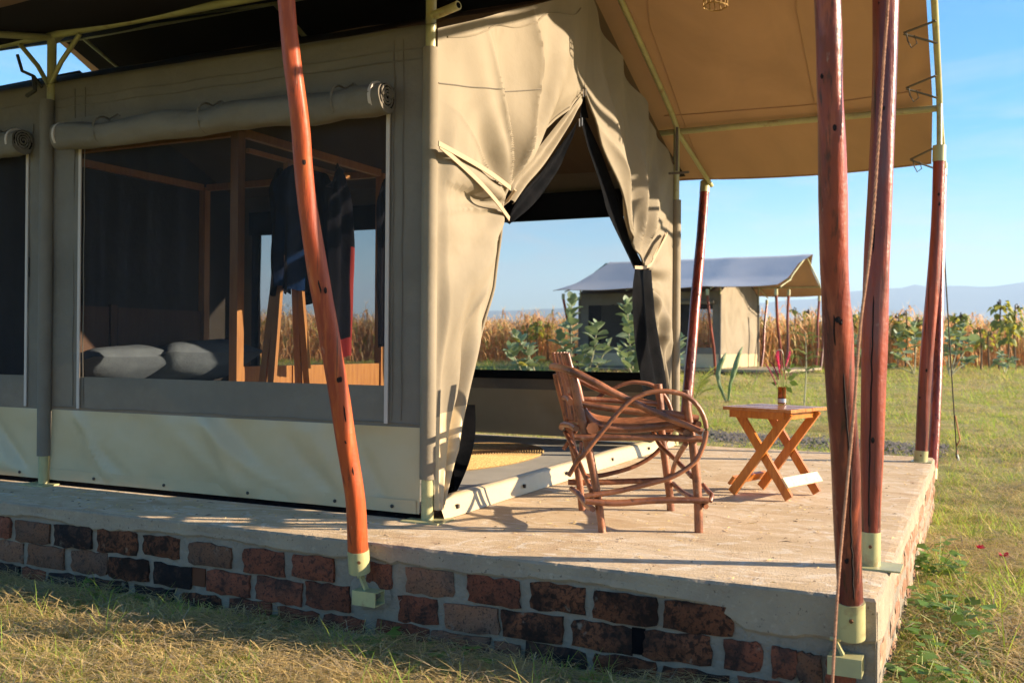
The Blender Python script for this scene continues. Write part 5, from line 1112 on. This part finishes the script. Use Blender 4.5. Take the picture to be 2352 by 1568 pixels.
def field():
    P=[];R=[];S=[];I=[]
    def edge(la): return 37.8+12*(1-sst(1.0,6.0,la))+.27*la+.5*math.sin(la*.7)+1.2*max(0,(la-14)*.1)
    for _ in range(8500):
        la = random.uniform(-34,44); e = edge(la); r = e+(random.random()**1.7)*(26 if la > 4 else 22)
        if abs(la) > .62*r: continue
        p = polar(1176+la/r*FPX, r); 
        if -6.6 < p.x-FO.x < 3.2 and -1.5 < p.y-FO.y < 6.6: continue
        P.append((p.x,p.y,ground_z(p.x,p.y)-.03)); R.append((random.uniform(-.1,.1),random.uniform(-.1,.1),random.uniform(0,6.28))); S.append(random.gauss(.97,.12)*(1+.12*mnoise.noise((p.x*.25,p.y*.25,2)))); I.append(random.randrange(6))
    scatter('maize_field', None, [stalk(i, 1.85+.09*i, (.5,.08,.12,.45,.06,.15)[i]) for i in range(6)], P, R, S, I)
    # rank weeds along the field's edge
    P=[];R=[];S=[];I=[]
    for _ in range(500):
        la = random.uniform(-24,26); r = edge(la)-random.uniform(-.6,.9); p = polar(1176+la/r*FPX, r)
        if -6.6 < p.x-FO.x < 3.2 and -1.5 < p.y-FO.y < 6.6: continue
        P.append((p.x,p.y,ground_z(p.x,p.y)-.02)); R.append((0,0,random.uniform(0,6.28))); S.append(random.uniform(1.6,4.0)); I.append(random.randrange(2))
    scatter('edge_weeds', None, [clump(31,34,.09,.010,.09,None,(7,1,0,1)), clump(32,34,.09,.010,.09,None,(4,2,2,2))], P, R, S, I)
field()
sunl_m = mat('sunflower_leaf', (.24,.26,.05), [dict(c=(.15,.19,.05), s=4, d=3), dict(c=(.50,.42,.05), s=3, d=3, lo=.58, hi=.68)], rough=.6, transl=((.45,.42,.05),.35), wpos=True); sund_m = mat('dry_stem', (.12,.085,.05), rough=.9); head_m = mat('seed_head', (.07,.05,.035), rough=.9)
def sunflower(u, v, r, seed, dry, lab):
    rnd = random.Random(seed); b = polar(u+rnd.uniform(-4,4), r); b.z = ground_z(b.x,b.y); nn = Vector((CF.x,CF.y,0)).normalized(); tip = atp(u,v,b,nn)
    t = thing('sunflower', b, lab, 'sunflower', 'tall sunflowers standing above the dry field'); q = smooth([b,b.lerp(tip,.55)+Vector((rnd.uniform(-.06,.06),0,0)),tip],7)
    mb = MB(); mb.tube(q, list(np.linspace(.05,.025,len(q))), 6); part('stem', mb, sund_m, t, True)
    mb = MB(); H = tip.z-b.z
    for k in range(14 if dry else 30):
        f = 1-rnd.random()*.40; p = b.lerp(tip,f); a = rnd.uniform(0,6.28); L = rnd.uniform(.26,.50)*(.75 if dry else 1); d = Vector((math.cos(a),math.sin(a),0)); s = Vector((-d.y,d.x,0))*L*.40; o = p+d*rnd.uniform(.05,.28)
        mb.add([o, o+d*L*.35-s+Vector((0,0,-.04)), o+d*L*.75+Vector((0,0,-L*rnd.uniform(.5,.9))), o+d*L*.35+s+Vector((0,0,-.04)), o+d*L*.4+Vector((0,0,.03))],[(0,1,4),(1,2,4),(2,3,4),(3,0,4)])
    part('foliage', mb, sunl_m, t)
    mb = MB(); a = rnd.uniform(0,6.28); d = Vector((math.cos(a),math.sin(a),-.9)).normalized(); c = tip+d*.14; mb.tube([tip,tip+Vector((d.x*.1,d.y*.1,.05)),c],.018,5); mb.tube([c-d*.03,c,c+d*.04],[.04,.085,.06],7); part('seed_head', mb, head_m, t)
for i, (u, v, r, dry, lab) in enumerate([(2298,690,41,0,'tallest leafy yellow-green sunflower near the right edge of the picture'),(2332,700,41.5,0,'leafy sunflower at the far right, right beside the tallest one'),(2318,740,40.5,0,'shorter yellowing sunflower between the two tall ones at the right'),(2206,720,41,0,'leafy sunflower rising behind the shrub right of the far posts'),(2250,755,41,1,'drooping brown-headed sunflower left of the tallest one'),(2270,762,42,1,'thin withered sunflower just left of the tallest one'),(2192,726,42,1,'withered sunflower close to the thin dark cord'),(2064,722,42,0,'leafy sunflower just right of the upright front post'),(2082,716,42,1,'bare dark sunflower stalk right of the upright front post'),(2104,731,42,1,'withered sunflower stalk left of the far corner posts'),(2122,734,42,0,'small leafy sunflower close to the far corner posts'),(1956,716,42,0,'leafy sunflower between the big leaning post and the rope'),(1968,742,42,1,'withered sunflower beside the rope'),(1858,712,43,1,'withered sunflower behind the distant veranda, right of its posts'),(1828,708,43,1,'withered sunflower seen between the distant veranda posts'),(1800,742,43,0,'leafy sunflower between the distant veranda posts'),(1748,732,43,0,'leafy sunflower just right of the distant tent wall'),(1236,733,49,0,'yellowish sunflower at the left of the back window view'),(1258,742,50,1,'withered sunflower in the middle of the back window view'),(1212,745,50,1,'short withered sunflower at the left of the back window view')]): sunflower(u,v,r,100+i,dry,lab)
